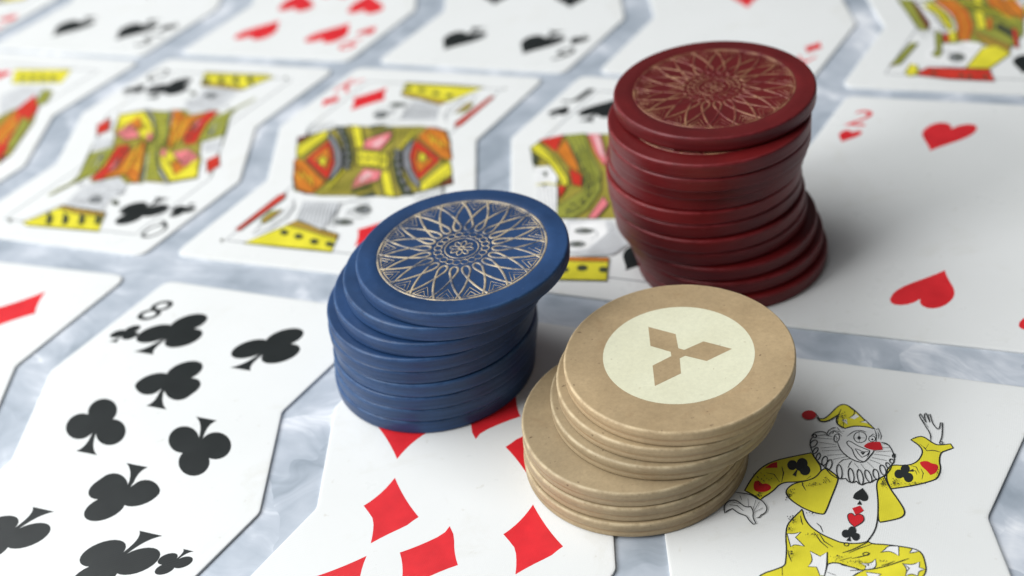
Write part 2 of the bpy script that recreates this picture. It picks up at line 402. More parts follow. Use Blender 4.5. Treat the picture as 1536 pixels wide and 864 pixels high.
ART = {
'joker': '''
fy0 -104,136 -119,104 -133,73 -136,49 -130,8 -120,-31 -115,-72 -113,-93 -131,-110 -180,-146 -198,-217 -164,-246 -90,-191 -22,-210 11,-178 -3,-92 2,-65 3,-58 23,-48 55,-52 39,-53 72,-55 102,-61 76,-85 64,-140 126,-161 194,-128 263,-45 268,-33 270,-14 265,6 257,33 245,49 223,55 183,54 143,51 111,45 99,53 85,42 56,33 24,30 11,34 -30,47 -67,69 -89,96 -99,121
lk4 -104,136 -119,104 -133,73 -136,49 -130,8 -120,-31 -115,-72 -113,-93 -131,-110 -180,-146 -198,-217 -164,-246 -90,-191 -22,-210 11,-178 -3,-92 2,-65 3,-58 23,-48 55,-52 39,-53 72,-55 102,-61 76,-85 64,-140 126,-161 194,-128 263,-45 268,-33 270,-14 265,6 257,33 245,49 223,55 183,54 143,51 111,45 99,53 85,42 56,33 24,30 11,34 -30,47 -67,69 -89,96 -99,121 -104,136
fw0 -130,29 -111,32 -92,44 -104,20 -72,-9 -103,-8 -110,-20 -120,3
lk2.6 -130,29 -111,32 -92,44 -104,20 -72,-9 -103,-8 -110,-20 -120,3 -130,29
fw0 -54,-23 -23,-36 -7,-16 1,-73 0,-104 -12,-107 -26,-78 -50,-82 -40,-57
lk2.6 -54,-23 -23,-36 -7,-16 1,-73 0,-104 -12,-107 -26,-78 -50,-82 -40,-57 -54,-23
fw0 91,-34 119,-30 129,-9 136,-36 124,-50 105,-58 107,-43
lk2.6 91,-34 119,-30 129,-9 136,-36 124,-50 105,-58 107,-43 91,-34
fw0 152,40 162,50 186,53 191,17 164,31 139,18 151,34
lk2.6 152,40 162,50 186,53 191,17 164,31 139,18 151,34 152,40
fw0 221,45 225,54 242,49 235,42 218,35
lk2.6 221,45 225,54 242,49 235,42 218,35 221,45
fw0 204,-9 230,-8 249,9 250,-12 266,-16 250,-27 250,-45 232,-40 217,-53 219,-27
lk2.6 204,-9 230,-8 249,9 250,-12 266,-16 250,-27 250,-45 232,-40 217,-53 219,-27 204,-9
fw0 110,-64 152,-62 141,-78 118,-81
lk2.6 110,-64 152,-62 141,-78 118,-81 110,-64
lk3.2 -56,53 -31,20 -6,0
lk3.2 -39,49 -21,23 7,7
lk3.2 -55,90 -41,79 -30,57
lk3.2 -105,108 -98,86 -92,73
lk3.2 -116,-34 -109,-55 -98,-75
lk3.2 35,-9 60,8 88,37 102,51
lk3.2 53,-5 80,20 111,44
lk3.2 34,-39 64,-19
lk3.2 64,-24 99,-5 111,8 102,11
lk3.2 66,-69 117,-54 161,-30 195,-4 219,14
lk3.2 148,-30 165,-20 182,-5
lk3.2 203,-7 224,-22 218,-38
lk3.2 -5,-15 2,-65 1,-103
lk3.2 -121,-99 -114,-132
lk3.2 6,-90 31,-96
lk2.6 49,28 48,24 46,21 43,20 40,20 37,22 35,25 36,28 38,31 41,33 44,33 47,31 49,28
lk2.6 110,5 109,2 106,-1 102,-3 97,-3 93,-2 92,1 93,4 96,7 100,9 105,9 108,8 110,5
fy0 -286,172 -277,224 -259,277 -228,315 -185,342 -119,378 -101,354 -76,318 -79,283 -99,262 -138,243 -184,232 -203,187 -226,156 -233,144 -249,156
lk4 -286,172 -277,224 -259,277 -228,315 -185,342 -119,378 -101,354 -76,318 -79,283 -99,262 -138,243 -184,232 -203,187 -226,156 -233,144 -249,156 -286,172
fy0 -168,195 -151,233 -112,254 -87,275 -75,312 -62,321 -25,295 -20,276 -29,201 -36,135 -42,127 -72,129 -111,143 -148,167
lk4 -168,195 -151,233 -112,254 -87,275 -75,312 -62,321 -25,295 -20,276 -29,201 -36,135 -42,127 -72,129 -111,143 -148,167 -168,195
lk3.2 -126,252 -120,233 -107,213
lk3.2 -196,298 -186,272 -184,232
lk2.6 -237,261 -213,260 -190,231
lk2.6 -113,262 -102,278
fy0 116,332 116,363 130,380 162,383 188,396 204,420 211,457 197,482 169,502 184,518 204,526 232,503 251,494 287,509 297,493 280,479 262,465 261,426 270,394 265,353 249,336 198,304 138,277 123,300
lk4 116,332 116,363 130,380 162,383 188,396 204,420 211,457 197,482 169,502 184,518 204,526 232,503 251,494 287,509 297,493 280,479 262,465 261,426 270,394 265,353 249,336 198,304 138,277 123,300 116,332
fy0 89,299 109,327 134,276 166,231 189,192 183,168 154,149 123,134 116,143 106,224
lk4 89,299 109,327 134,276 166,231 189,192 183,168 154,149 123,134 116,143 106,224 89,299
lk3 209,477 222,463 240,470 263,465
lk2.4 196,489 217,472 223,495
lk2.4 180,388 198,385 210,360
lk2.4 184,368 198,368 204,352
lk2.4 212,381 221,363 220,336
fr0 -265,200 -264,217 -253,222 -239,211 -228,217 -212,209 -210,194 -225,179 -248,174 -259,181
fr0 -245,280 -231,305 -214,315 -208,290
fk0 -150,315 -151,301 -157,291 -167,289 -176,295 -182,308 -181,322 -175,332 -165,334 -156,328
fk0 -121,330 -122,315 -129,305 -139,302 -149,309 -155,323 -154,337 -147,348 -137,350 -127,343
fk0 -108,302 -109,287 -116,277 -126,275 -135,281 -141,294 -140,309 -134,320 -123,322 -114,315
fk0 -163,326 -136,311 -123,314 -132,288 -152,294
fk0 -147,302 -150,294 -158,269 -146,264
fr0 206,407 213,414 227,419 241,410 255,411 263,399 257,371 242,360 229,377 211,393
fk0 181,373 180,360 174,351 165,349 158,355 153,367 155,379 161,388 169,390 177,384
fk0 166,347 165,334 159,326 150,324 142,329 138,341 139,353 145,362 154,364 162,358
fk0 195,338 194,325 188,316 179,314 171,320 167,332 168,345 175,354 183,356 191,350
fk0 155,362 174,362 184,348 168,331 156,335
fk0 174,359 190,375 194,364
fk0 55,261 66,247 77,230 76,212 64,206 54,212 46,207 33,213 34,233
fk0 52,211 54,205 48,190 63,191 56,206
fr0 37,171 58,187 71,169 52,144
fr0 27,138 32,149 41,151 49,142 56,152 69,152 77,140 76,123 55,98 37,112
lk2.4 27,138 32,149 41,151 49,142 56,152 69,152 77,140 76,123 55,98 37,112 27,138
fk0 62,86 61,76 56,68 49,66 42,71 38,80 39,90 44,98 51,99 58,95
fk0 46,69 45,59 40,51 33,50 26,54 22,64 23,74 28,81 35,83 42,79
fk0 75,64 74,54 69,46 62,45 56,49 52,58 53,68 58,75 65,77 72,73
fk0 38,79 49,81 58,72 61,57 44,57 38,63
fk0 46,65 45,56 39,39 53,40
lk3.4 100,252 110,194 115,136 113,97 103,64 95,46
lk2.2 -111,448 -65,453
lk2.2 -105,429 -51,431
lk2.2 -94,406 -47,422
lk2.2 -89,393 -32,410
lk2.2 -70,377 -16,394
lk2.2 -51,362 -5,387
lk2.2 -32,347 -19,369 3,379
lk2.2 0,335 2,354 7,370
lk2.2 15,362 31,342
lk2.2 35,362 51,341
lk2.2 53,375 75,352
lk2.2 58,386 92,375
lk2.2 63,397 109,393
lk2.2 67,413 116,414
lk2.2 72,424 119,439
lk2.2 82,446 114,453
lk2.2 86,466 110,462
lk2.2 -120,456 -91,467 -67,463
lk3 -130,449 -129,462 -116,477 -93,480 -80,465
lk3 82,471 99,469 114,453 128,421 132,403
lk3 -125,450 -127,455 -126,460 -123,462 -120,462 -117,459 -115,454 -116,449 -119,446 -122,447 -125,450
lk3 -126,404 -129,412 -128,422 -123,432 -117,437 -111,435 -108,427 -109,417 -114,407 -120,402 -126,404
lk3 -113,375 -115,380 -114,389 -111,398 -107,404 -103,404 -101,399 -101,390 -104,381 -109,375 -113,375
lk3 -97,349 -100,353 -101,362 -100,372 -97,380 -94,382 -91,377 -89,369 -90,359 -93,351 -97,349
lk3 -74,330 -79,335 -81,346 -81,358 -78,368 -73,372 -68,367 -65,356 -65,343 -69,333 -74,330
lk3 -59,312 -64,318 -66,331 -65,346 -61,357 -55,361 -51,355 -49,342 -50,326 -54,315 -59,312
lk3 -15,283 -21,287 -28,301 -32,320 -33,337 -30,345 -24,341 -17,326 -13,307 -12,291 -15,283
lk3 21,275 15,279 9,293 4,311 3,328 6,336 12,332 19,318 24,300 25,283 21,275
lk3 51,273 44,276 37,291 31,311 29,328 32,337 38,333 46,319 52,299 53,281 51,273
lk3 76,289 70,290 61,300 54,316 51,331 53,339 59,338 67,328 74,313 78,298 76,289
lk3 93,306 87,307 81,315 76,328 75,341 77,348 83,347 90,339 94,325 96,313 93,306
lk3 112,329 106,329 99,337 94,350 92,363 94,370 100,370 107,362 112,349 114,337 112,329
lk3 124,360 121,359 115,363 110,370 108,378 108,383 112,384 117,381 122,374 125,366 124,360
lk3 130,388 128,385 123,386 119,389 117,395 118,400 120,403 125,402 129,399 131,393 130,388
lk3 131,417 130,413 127,411 125,412 123,415 123,420 125,425 127,427 130,426 131,422 131,417
lk3 -125,450 -132,433 -126,404 -120,391 -112,373 -104,355 -96,347 -82,333 -73,328 -59,311 -43,294 -25,284 -15,283 0,289 10,277 23,274 33,285 41,275 52,272 62,285 76,288 85,304 94,305 104,320 114,328 120,345 125,360 126,382 131,391 131,417
fw0 -48,442 -67,488 -33,511 -9,527 24,532 56,522 63,501 67,437 56,396 43,371 21,368 -11,385 -35,410
lk3 -48,442 -35,410 -11,385 21,368 44,370 56,396 67,428
lk3 -69,477 -66,488 -55,486 -39,471
lk3 -45,459 -46,448 -50,442 -56,442 -60,449 -62,460 -60,471 -56,478 -51,477 -46,470 -45,459
lk2.2 -57,467 -51,459 -52,448
lk3 43,373 26,375 10,395 1,421 -15,434 -21,447 -16,454 -6,452 11,440 38,430 54,424 54,410 50,394
lk2.6 9,424 23,402 35,390 49,403 53,421 35,414 20,422 9,424
fk0 26,413 42,414 36,400
lk2.8 36,483 36,471 32,461 24,455 16,453 7,456 1,464 -3,474 -2,486 2,496 9,502 17,504 26,501 33,493 36,483
fk0 20,476 19,471 17,467 14,466 10,469 9,473 9,478 11,482 15,483 18,480
lk2.2 10,500 18,454
lk2.2 0,470 32,479
lk3 -23,473 -8,500 14,511 32,505
lk2.4 64,481 63,473 58,467 52,465 46,469 43,477 44,485 48,491 55,493 60,489 64,481
fk0 58,477 58,474 56,472 54,471 52,473 51,476 52,479 53,481 55,481 57,480
lk2.4 43,486 55,502 63,495
lk3 56,522 63,501 67,467
lk2.2 -84,466 -85,487 -73,502 -62,509
lk2.2 -80,465 -74,486 -61,494 -38,484
lk2.2 -60,509 -47,492 -34,495
lk2.2 59,523 66,532 71,518 79,502 79,480
lk2.2 64,517 71,503 72,483
fr0 33,440 41,457 60,467 79,470 87,452 91,438 65,428 45,431
fy0 -129,542 -118,536 -103,540 -87,572 -75,603 -60,620 -43,619 -16,598 21,558 55,526 24,530 -9,526 -35,508 -58,520 -68,537 -66,566 -88,535 -104,525 -118,526
lk4 -129,542 -118,536 -103,540 -87,572 -75,603 -60,620 -43,619 -16,598 21,558 55,526 24,530 -9,526 -35,508 -58,520 -68,537 -66,566 -88,535 -104,525 -118,526 -129,542
fw0 -52,545 -36,551 -29,527 -41,537
fw0 -27,561 -10,583 0,572 -13,556
fw0 7,549 23,556 31,546
lk3 -43,619 -30,605 -17,597 -16,577 -30,558
lk3.4 -60,596 -64,566 -60,520
lk2.6 -52,522 -44,537 -40,509
lk2.6 5,547 24,559 36,546
fr0 -132,552 -133,540 -140,530 -151,524 -163,525 -173,531 -178,541 -177,553 -170,563 -159,569 -147,568 -137,562
lk2.6 -137,561 -126,545 -116,529
lk2.8 -311,156 -288,158 -264,157 -239,143 -228,142 -210,123 -204,105 -210,88 -218,82 -220,71 -229,67
lk2.8 -332,88 -329,108 -318,121 -300,125 -271,102 -254,108 -242,90 -240,67 -226,45 -232,39 -247,52 -260,69 -283,72 -306,88 -319,75 -324,64 -332,88
lk2.2 -318,101 -295,103 -272,86
lk2.2 -312,115 -287,112
lk2.2 -269,139 -261,108
lk2.2 -245,138 -245,99
lk2.2 -219,111 -240,87
lk2.2 -233,134 -241,93
lk2.2 -295,146 -286,128
lk3 227,509 225,537 206,570 180,617 184,626 205,590 195,624 200,633 216,593 207,628 213,630 226,585 242,566 248,571 248,597 254,598 257,566 259,531 254,505
lk2.2 187,606 214,568
lk2.4 265,507 264,504 262,501 260,500 257,500 255,502 254,504 254,507 256,510 259,511 262,511 264,509 265,507
fk0 -161,186 -156,185 -157,181
fk0 -154,204 -151,204 -151,200
fk0 -160,182 -156,182 -156,177
fk0 -153,182 -150,182 -150,178
fk0 -153,179 -148,179 -149,174
fk0 -144,210 -140,210 -140,205
fk0 -160,194 -156,194 -156,189
fk0 -159,178 -156,178 -156,175
fk0 -149,208 -145,207 -146,204
fk0 -159,174 -157,173 -157,170
fk0 -158,182 -153,182 -154,177
fk0 -148,184 -144,184 -145,179
fk0 -151,197 -147,197 -148,193
fk0 -155,175 -152,175 -152,171
fk0 -161,190 -158,190 -159,186
fk0 -160,186 -157,186 -157,182
fk0 -142,194 -138,194 -139,189
fk0 -154,196 -151,195 -151,192
fk0 -154,176 -150,176 -150,171
fk0 -146,190 -143,190 -144,187
fk0 -147,178 -145,177 -145,175
fk0 -155,185 -150,185 -151,180
fk0 -160,169 -156,169 -157,164
fk0 -160,159 -156,159 -157,155
fk0 -160,161 -156,161 -157,157
fk0 -150,196 -146,195 -147,191
fk0 -171,203 -168,203 -168,200
fk0 -154,175 -151,175 -151,171
fk0 -160,171 -157,170 -158,168
fk0 -159,201 -156,200 -157,197
fk0 -163,197 -160,196 -160,193
fk0 -158,169 -154,169 -155,165
fk0 -162,181 -159,181 -159,176
fk0 -152,185 -148,185 -149,181
fk0 -153,171 -151,171 -151,168
fk0 -151,176 -148,175 -148,172
fk0 -155,202 -151,201 -152,197
fk0 -154,182 -151,182 -151,179
fk0 -156,187 -153,187 -153,183
fk0 -92,248 -89,247 -90,244
fk0 -110,231 -107,231 -107,227
fk0 -90,232 -88,232 -88,229
fk0 -92,241 -88,241 -88,236
fk0 -75,248 -72,248 -72,244
fk0 -79,244 -77,244 -77,241
fk0 -88,251 -84,250 -84,245
fk0 -122,238 -118,238 -119,233
fk0 -105,235 -101,235 -101,230
fk0 -94,243 -91,243 -91,239
fk0 -103,242 -99,242 -100,238
fk0 -86,242 -82,241 -83,236
fk0 -85,249 -81,249 -82,245
fk0 -90,245 -86,244 -86,240
fk0 -91,246 -87,246 -88,243
fk0 -95,239 -91,238 -92,234
fk0 -73,247 -69,247 -69,242
fk0 -97,235 -93,234 -94,230
fk0 -60,280 -56,279 -57,274
fk0 -48,265 -46,264 -46,262
fk0 -46,265 -42,264 -43,260
fk0 -50,270 -48,269 -48,266
fk0 -51,272 -48,271 -48,267
fk0 -44,262 -42,262 -42,258
fk0 -58,268 -54,268 -55,264
fk0 -54,274 -51,273 -51,269
fk0 -63,277 -59,276 -59,272
fk0 -47,267 -44,267 -44,263
fk0 -60,262 -56,262 -57,258
fk0 -64,257 -60,257 -60,252
fk0 -57,266 -54,266 -54,263
fk0 -65,267 -61,267 -61,262
fk0 -57,257 -53,256 -53,252
fk0 -232,235 -229,235 -229,231
fk0 -248,229 -243,229 -244,224
fk0 -225,230 -221,230 -222,226
fk0 -275,239 -272,239 -272,236
fk0 -258,232 -255,232 -255,228
fk0 -254,254 -251,254 -251,250
fk0 -239,222 -235,222 -235,217
fk0 -241,246 -238,246 -238,242
fk0 -279,212 -276,212 -276,209
fk0 -240,224 -236,224 -237,219
fk0 -251,214 -247,214 -247,209
fk0 -258,230 -255,230 -255,226
fk0 -237,204 -235,204 -235,201
fk0 -241,245 -238,245 -238,241
fk0 -249,205 -245,205 -246,200
fk0 -260,220 -257,220 -257,217
fk0 -262,235 -257,235 -258,230
fk0 -218,238 -214,237 -215,233
fk0 -276,245 -272,244 -272,240
fk0 -256,218 -252,218 -252,213
fk0 -243,208 -241,208 -241,205
fk0 -239,170 -235,170 -236,165
fk0 -239,155 -235,155 -236,150
fk0 -241,158 -237,158 -238,154
fk0 -244,168 -240,168 -241,164
fk0 -238,161 -235,160 -235,157
fk0 -234,159 -230,159 -231,154
fk0 -245,163 -240,163 -241,158
fk0 -234,169 -231,169 -232,166
fk0 -244,158 -241,158 -241,155
fk0 -244,160 -241,160 -242,158
fk0 -248,162 -245,161 -245,158
fk0 -250,156 -246,156 -247,152
fk0 -243,170 -239,170 -240,165
fk0 -246,159 -242,159 -243,155
fk0 -243,156 -239,155 -239,151
fk0 -243,160 -239,160 -239,156
fk0 -242,168 -237,168 -238,163
fk0 -244,169 -240,169 -241,165
fk0 142,302 145,302 145,298
fk0 140,300 143,300 142,296
fk0 150,311 152,311 152,308
fk0 151,301 155,301 154,297
fk0 154,301 158,300 157,297
fk0 145,288 147,288 147,284
fk0 138,296 142,296 141,291
fk0 151,298 155,298 154,293
fk0 139,312 142,312 141,308
fk0 142,302 145,302 144,299
fk0 137,304 142,304 141,299
fk0 136,282 139,282 138,277
fk0 142,293 144,293 144,290
fk0 143,300 146,300 145,297
fk0 144,316 148,315 147,311
fk0 147,317 150,317 149,314
fk0 142,300 144,300 144,297
fk0 145,300 148,299 147,296
fk0 140,311 144,310 143,305
fk0 126,290 129,290 129,287
fk0 154,315 157,314 156,311
fk0 136,303 139,303 139,299
fk0 141,298 144,297 144,294
fk0 135,317 139,317 138,312
fk0 154,299 158,299 157,295
fk0 137,302 141,302 140,297
fk0 145,301 148,301 147,298
fk0 154,309 156,309 156,306
fk0 133,292 137,292 136,287
fk0 141,301 145,300 144,295
fk0 142,304 144,304 144,301
fk0 143,308 147,308 146,303
fk0 142,296 146,296 145,292
fk0 148,290 151,290 151,286
fk0 154,288 156,288 156,285
fk0 145,312 148,311 148,308
fk0 140,299 144,299 143,294
fk0 136,303 139,303 139,299
fk0 138,301 140,301 140,298
fk0 109,292 112,292 111,289
fk0 108,306 112,305 111,301
fk0 101,305 104,304 104,301
fk0 108,311 112,311 111,306
fk0 105,290 109,290 108,286
fk0 103,286 108,286 107,281
fk0 107,291 111,291 110,287
fk0 109,299 112,299 112,295
fk0 113,289 117,289 116,284
fk0 117,288 121,288 121,283
fk0 108,276 111,276 111,273
fk0 98,305 101,305 100,302
fk0 116,284 118,284 118,281
fk0 112,289 114,289 114,286
fk0 112,300 115,300 115,296
fk0 108,308 111,308 110,305
fk0 110,295 113,295 112,291
fk0 114,301 117,301 117,297
fk0 107,298 111,298 110,293
fk0 115,293 119,293 118,288
fk0 113,298 115,298 115,295
fk0 109,293 111,293 111,290
fk0 109,300 113,300 112,295
fk0 121,274 125,274 124,270
fk0 110,288 114,288 113,284
fk0 106,296 110,296 109,292
fk0 108,282 112,282 111,277
fk0 108,289 112,289 111,284
fk0 103,304 106,304 106,299
fk0 112,294 115,293 114,289
fk0 106,286 110,286 109,282
fk0 107,309 110,309 109,306
fk0 110,284 114,284 113,279
fk0 218,317 221,317 220,313
fk0 209,315 212,314 211,311
fk0 205,311 207,311 207,308
fk0 199,310 203,310 202,305
fk0 219,313 221,313 220,310
fk0 184,301 187,301 187,297
fk0 200,316 204,315 203,312
fk0 213,312 217,312 216,308
fk0 185,304 189,304 188,300
fk0 202,309 206,309 205,305
fk0 200,309 203,309 202,305
fk0 215,310 217,310 217,307
fk0 161,303 164,303 163,299
fk0 230,316 234,315 233,311
fk0 211,308 213,308 213,305
fk0 183,310 186,310 185,306
fk0 192,307 194,307 194,304
fk0 198,313 201,312 200,308
fk0 189,300 193,300 192,295
fk0 179,302 181,301 180,299
fk0 172,302 176,302 175,298
fk0 201,314 205,314 205,309
fk0 203,311 206,311 206,308
fk0 194,312 197,312 196,308
fk0 257,348 260,348 260,344
fk0 265,357 267,357 267,354
fk0 267,382 270,382 269,378
fk0 264,353 268,352 267,348
fk0 259,363 262,363 261,359
fk0 261,373 264,372 263,369
fk0 261,373 264,373 263,369
fk0 259,373 262,373 262,370
fk0 258,369 262,369 261,365
fk0 262,366 265,365 264,362
fk0 261,366 263,366 263,363
fk0 265,370 267,369 267,366
fk0 259,358 262,357 261,354
fk0 265,349 268,349 267,346
fk0 263,349 266,349 265,345
fk0 264,364 268,364 267,359
fk0 266,379 268,379 268,376
fk0 255,379 258,379 258,375
fk0 261,370 264,369 263,366
fk0 257,392 261,391 261,386
fk0 261,382 265,382 264,377
fk0 -114,75 -111,74 -111,70
fk0 -123,80 -120,80 -120,77
fk0 -124,84 -121,84 -121,80
fk0 -128,82 -124,81 -125,78
fk0 -130,57 -126,57 -127,53
fk0 -129,72 -125,72 -126,67
fk0 -130,80 -127,80 -128,76
fk0 -132,89 -129,89 -130,85
fk0 -138,81 -134,81 -134,77
fk0 -121,68 -117,68 -118,64
fk0 -120,83 -118,82 -118,79
fk0 -135,81 -131,80 -131,76
fk0 -124,95 -122,95 -122,91
fk0 -121,77 -117,77 -117,72
fk0 -142,90 -138,90 -138,85
fk0 -134,80 -130,80 -131,75
fk0 -125,83 -122,83 -122,79
fk0 -122,81 -119,80 -119,77
fk0 -118,81 -115,81 -116,77
fk0 -129,96 -125,96 -126,92
fk0 -134,91 -130,91 -131,86
fk0 -129,78 -125,78 -126,73
fk0 -120,100 -116,100 -117,96
fk0 -125,88 -120,88 -121,84
fk0 -126,79 -122,79 -123,75
fk0 -127,86 -123,85 -124,81
fk0 -128,85 -125,85 -126,82
fk0 -127,91 -123,91 -124,86
fk0 -121,75 -117,75 -118,71
fk0 -126,82 -124,82 -124,79
fk0 -126,96 -123,96 -123,91
fk0 -126,87 -122,86 -123,82
fk0 -124,79 -120,79 -121,74
fk0 -122,69 -118,69 -119,64
fk0 -134,66 -130,66 -131,62
fk0 -122,85 -120,85 -120,82
fk0 -134,85 -131,85 -132,81
fk0 -125,88 -122,88 -122,85
fk0 -132,93 -129,92 -130,89
fk0 -130,40 -126,40 -127,36
fk0 -129,38 -125,38 -126,34
fk0 -130,45 -126,45 -126,40
fk0 -124,49 -120,49 -121,45
fk0 -127,45 -124,45 -124,40
fk0 -127,43 -123,43 -123,38
fk0 -128,35 -125,35 -125,32
fk0 -130,48 -126,48 -126,44
fk0 -127,39 -124,39 -124,36
fk0 -120,44 -117,44 -117,40
fk0 -128,43 -125,43 -125,39
fk0 -127,43 -123,43 -124,38
fk0 -125,41 -121,40 -122,37
fk0 -129,40 -127,40 -127,37
fk0 -127,41 -124,41 -124,38
fk0 -133,35 -129,35 -130,31
fk0 -118,35 -115,35 -116,32
fk0 -127,40 -125,40 -125,38
fk0 -106,-49 -103,-49 -103,-52
fk0 -106,-54 -102,-54 -103,-58
fk0 -102,-60 -100,-61 -100,-63
fk0 -109,-47 -107,-47 -107,-50
fk0 -105,-51 -101,-51 -102,-56
fk0 -102,-53 -99,-53 -100,-56
fk0 -105,-47 -102,-47 -103,-50
fk0 -103,-29 -100,-29 -100,-32
fk0 -110,-45 -107,-46 -108,-49
fk0 -102,-66 -99,-66 -100,-69
fk0 -107,-43 -103,-43 -103,-47
fk0 -105,-47 -103,-47 -103,-49
fk0 -100,-51 -98,-51 -98,-54
fk0 -107,-42 -104,-42 -104,-46
fk0 -108,-51 -104,-51 -105,-54
fk0 -104,-44 -100,-44 -100,-48
fk0 -105,-57 -102,-57 -102,-60
fk0 -101,-68 -97,-68 -97,-72
fk0 -106,-61 -104,-61 -104,-63
fk0 -110,-45 -106,-45 -107,-50
fk0 -106,-45 -102,-45 -103,-50
fk0 -102,-50 -99,-50 -100,-53
fk0 -104,-43 -100,-43 -101,-47
fk0 -105,-53 -101,-53 -101,-58
fk0 -100,-52 -97,-52 -98,-56
fk0 -100,-52 -97,-52 -97,-56
fk0 -107,-55 -103,-55 -104,-59
fk0 -57,37 -53,37 -54,32
fk0 -77,29 -74,28 -75,25
fk0 -54,36 -52,36 -52,33
fk0 -53,33 -49,33 -50,29
fk0 -49,38 -47,38 -48,36
fk0 -72,31 -68,31 -69,27
fk0 -59,36 -56,36 -57,32
fk0 -53,35 -49,35 -50,30
fk0 -59,34 -57,34 -58,31
fk0 -62,31 -60,31 -60,28
fk0 -50,37 -47,36 -47,32
fk0 -73,36 -69,36 -69,31
fk0 -60,37 -57,37 -57,34
fk0 -44,36 -40,36 -41,31
fk0 -62,35 -58,34 -59,30
fk0 -82,117 -79,117 -80,113
fk0 -73,114 -70,114 -70,111
fk0 -73,121 -70,121 -70,117
fk0 -65,119 -62,119 -62,116
fk0 -80,122 -78,122 -78,119
fk0 -90,116 -87,116 -87,112
fk0 -76,116 -73,116 -73,113
fk0 -89,113 -86,113 -86,109
fk0 -74,120 -71,120 -71,117
fk0 -81,121 -78,121 -79,118
fk0 -72,118 -69,117 -69,113
fk0 -71,118 -68,118 -69,115
fk0 -75,121 -72,120 -72,117
fk0 -82,118 -79,118 -79,114
fk0 -73,117 -70,117 -71,113
fk0 28,-31 31,-31 31,-36
fk0 5,-37 8,-37 7,-41
fk0 45,-25 47,-26 47,-28
fk0 21,-30 25,-30 24,-34
fk0 24,-29 27,-30 27,-33
fk0 23,-29 27,-29 26,-34
fk0 35,-32 38,-32 37,-36
fk0 23,-42 27,-42 26,-46
fk0 37,-32 41,-33 40,-37
fk0 14,-37 16,-37 16,-39
fk0 22,-46 25,-46 24,-50
fk0 20,-36 24,-36 23,-40
fk0 25,-30 28,-30 28,-34
fk0 31,-38 34,-38 34,-41
fk0 25,-35 29,-35 28,-39
fk0 15,-41 18,-41 17,-44
fk0 22,-33 25,-33 24,-36
fk0 28,-39 31,-39 31,-43
fk0 34,-33 37,-33 37,-36
fk0 30,-31 33,-31 33,-36
fk0 23,-43 25,-43 25,-46
fk0 75,-43 79,-43 78,-47
fk0 69,-41 73,-41 72,-45
fk0 83,-36 85,-36 84,-39
fk0 61,-44 63,-44 63,-47
fk0 62,-42 65,-42 64,-45
fk0 74,-45 77,-45 76,-49
fk0 47,-50 49,-50 48,-52
fk0 21,-51 24,-51 23,-55
fk0 54,-51 56,-51 56,-54
fk0 64,-43 67,-43 67,-46
fk0 54,-47 57,-47 57,-51
fk0 75,-40 79,-40 78,-44
fk0 78,-41 81,-41 81,-44
fk0 62,-44 65,-44 64,-47
fk0 80,-37 82,-37 82,-40
fk0 81,-40 84,-40 83,-43
fk0 70,-43 72,-43 72,-46
fk0 62,-38 65,-38 64,-41
fk0 55,-50 58,-50 57,-53
fk0 102,-37 105,-37 105,-40
fk0 76,-36 79,-36 78,-40
fk0 62,-43 65,-43 64,-47
fk0 41,-50 45,-50 44,-54
fk0 61,-43 64,-43 63,-47
fk0 86,-44 89,-44 88,-48
fk0 88,-37 92,-37 91,-41
fk0 85,-41 87,-41 87,-44
fk0 85,-39 88,-39 88,-42
fk0 90,-45 93,-45 92,-48
fk0 89,-46 91,-47 91,-49
fk0 86,-37 89,-37 89,-41
fk0 87,-45 91,-45 91,-49
fk0 93,-39 97,-39 96,-43
fk0 88,-43 91,-43 90,-46
fk0 85,-39 88,-39 87,-42
fk0 84,-31 87,-31 87,-36
fk0 90,-36 93,-36 93,-40
fk0 85,-37 89,-37 88,-41
fk0 85,-43 88,-44 88,-48
fk0 141,-20 144,-21 143,-24
fk0 158,-21 161,-21 160,-24
fk0 149,-23 152,-23 151,-26
fk0 153,-18 156,-18 156,-22
fk0 159,-19 163,-19 162,-23
fk0 151,-19 154,-19 153,-22
fk0 145,-23 148,-23 147,-27
fk0 150,-25 152,-25 151,-27
fk0 142,-24 144,-24 144,-27
fk0 142,-26 145,-26 144,-29
fk0 144,-23 148,-23 147,-27
fk0 151,-22 155,-22 154,-26
fk0 -53,557 -48,557 -49,551
fk0 -47,534 -43,534 -44,529
fk0 -47,538 -44,538 -44,534
fk0 -60,550 -55,549 -56,544
fk0 -55,555 -53,554 -53,551
fk0 -50,535 -46,535 -47,530
fk0 -42,519 -40,519 -40,516
fk0 -61,561 -58,561 -59,557
fk0 -54,567 -51,567 -51,563
fk0 -38,534 -34,533 -35,528
fk0 -53,553 -50,553 -51,550
fk0 -42,561 -39,560 -39,557
fk0 -48,546 -45,546 -46,543
fk0 -42,554 -39,554 -39,551
fk0 -45,541 -42,541 -43,537
fk0 -64,564 -59,563 -60,558
fk0 -39,537 -35,537 -36,532
fk0 -45,560 -41,559 -41,554
fk0 -52,550 -48,550 -48,544
fk0 -49,575 -44,574 -45,569
fk0 -51,567 -48,567 -48,563
fk0 -51,546 -47,546 -47,540
fk0 -57,564 -54,563 -54,559
fk0 -55,558 -51,557 -52,554
fk0 -55,566 -51,566 -52,561
fk0 -45,546 -42,546 -42,542
fk0 -46,560 -43,559 -43,555
fk0 -48,528 -46,528 -46,525
fk0 -46,535 -42,535 -42,530
fk0 -53,550 -50,550 -51,546
fk0 112,-47 115,-47 114,-50
fk0 113,-49 116,-49 115,-52
fk0 112,-44 116,-45 115,-48
fk0 113,-44 116,-44 116,-48
fk0 115,-48 117,-48 117,-51
fk0 111,-49 114,-49 113,-51
fk0 110,-48 114,-48 113,-52
fk0 113,-47 115,-47 115,-49
fk0 105,-48 109,-48 108,-52
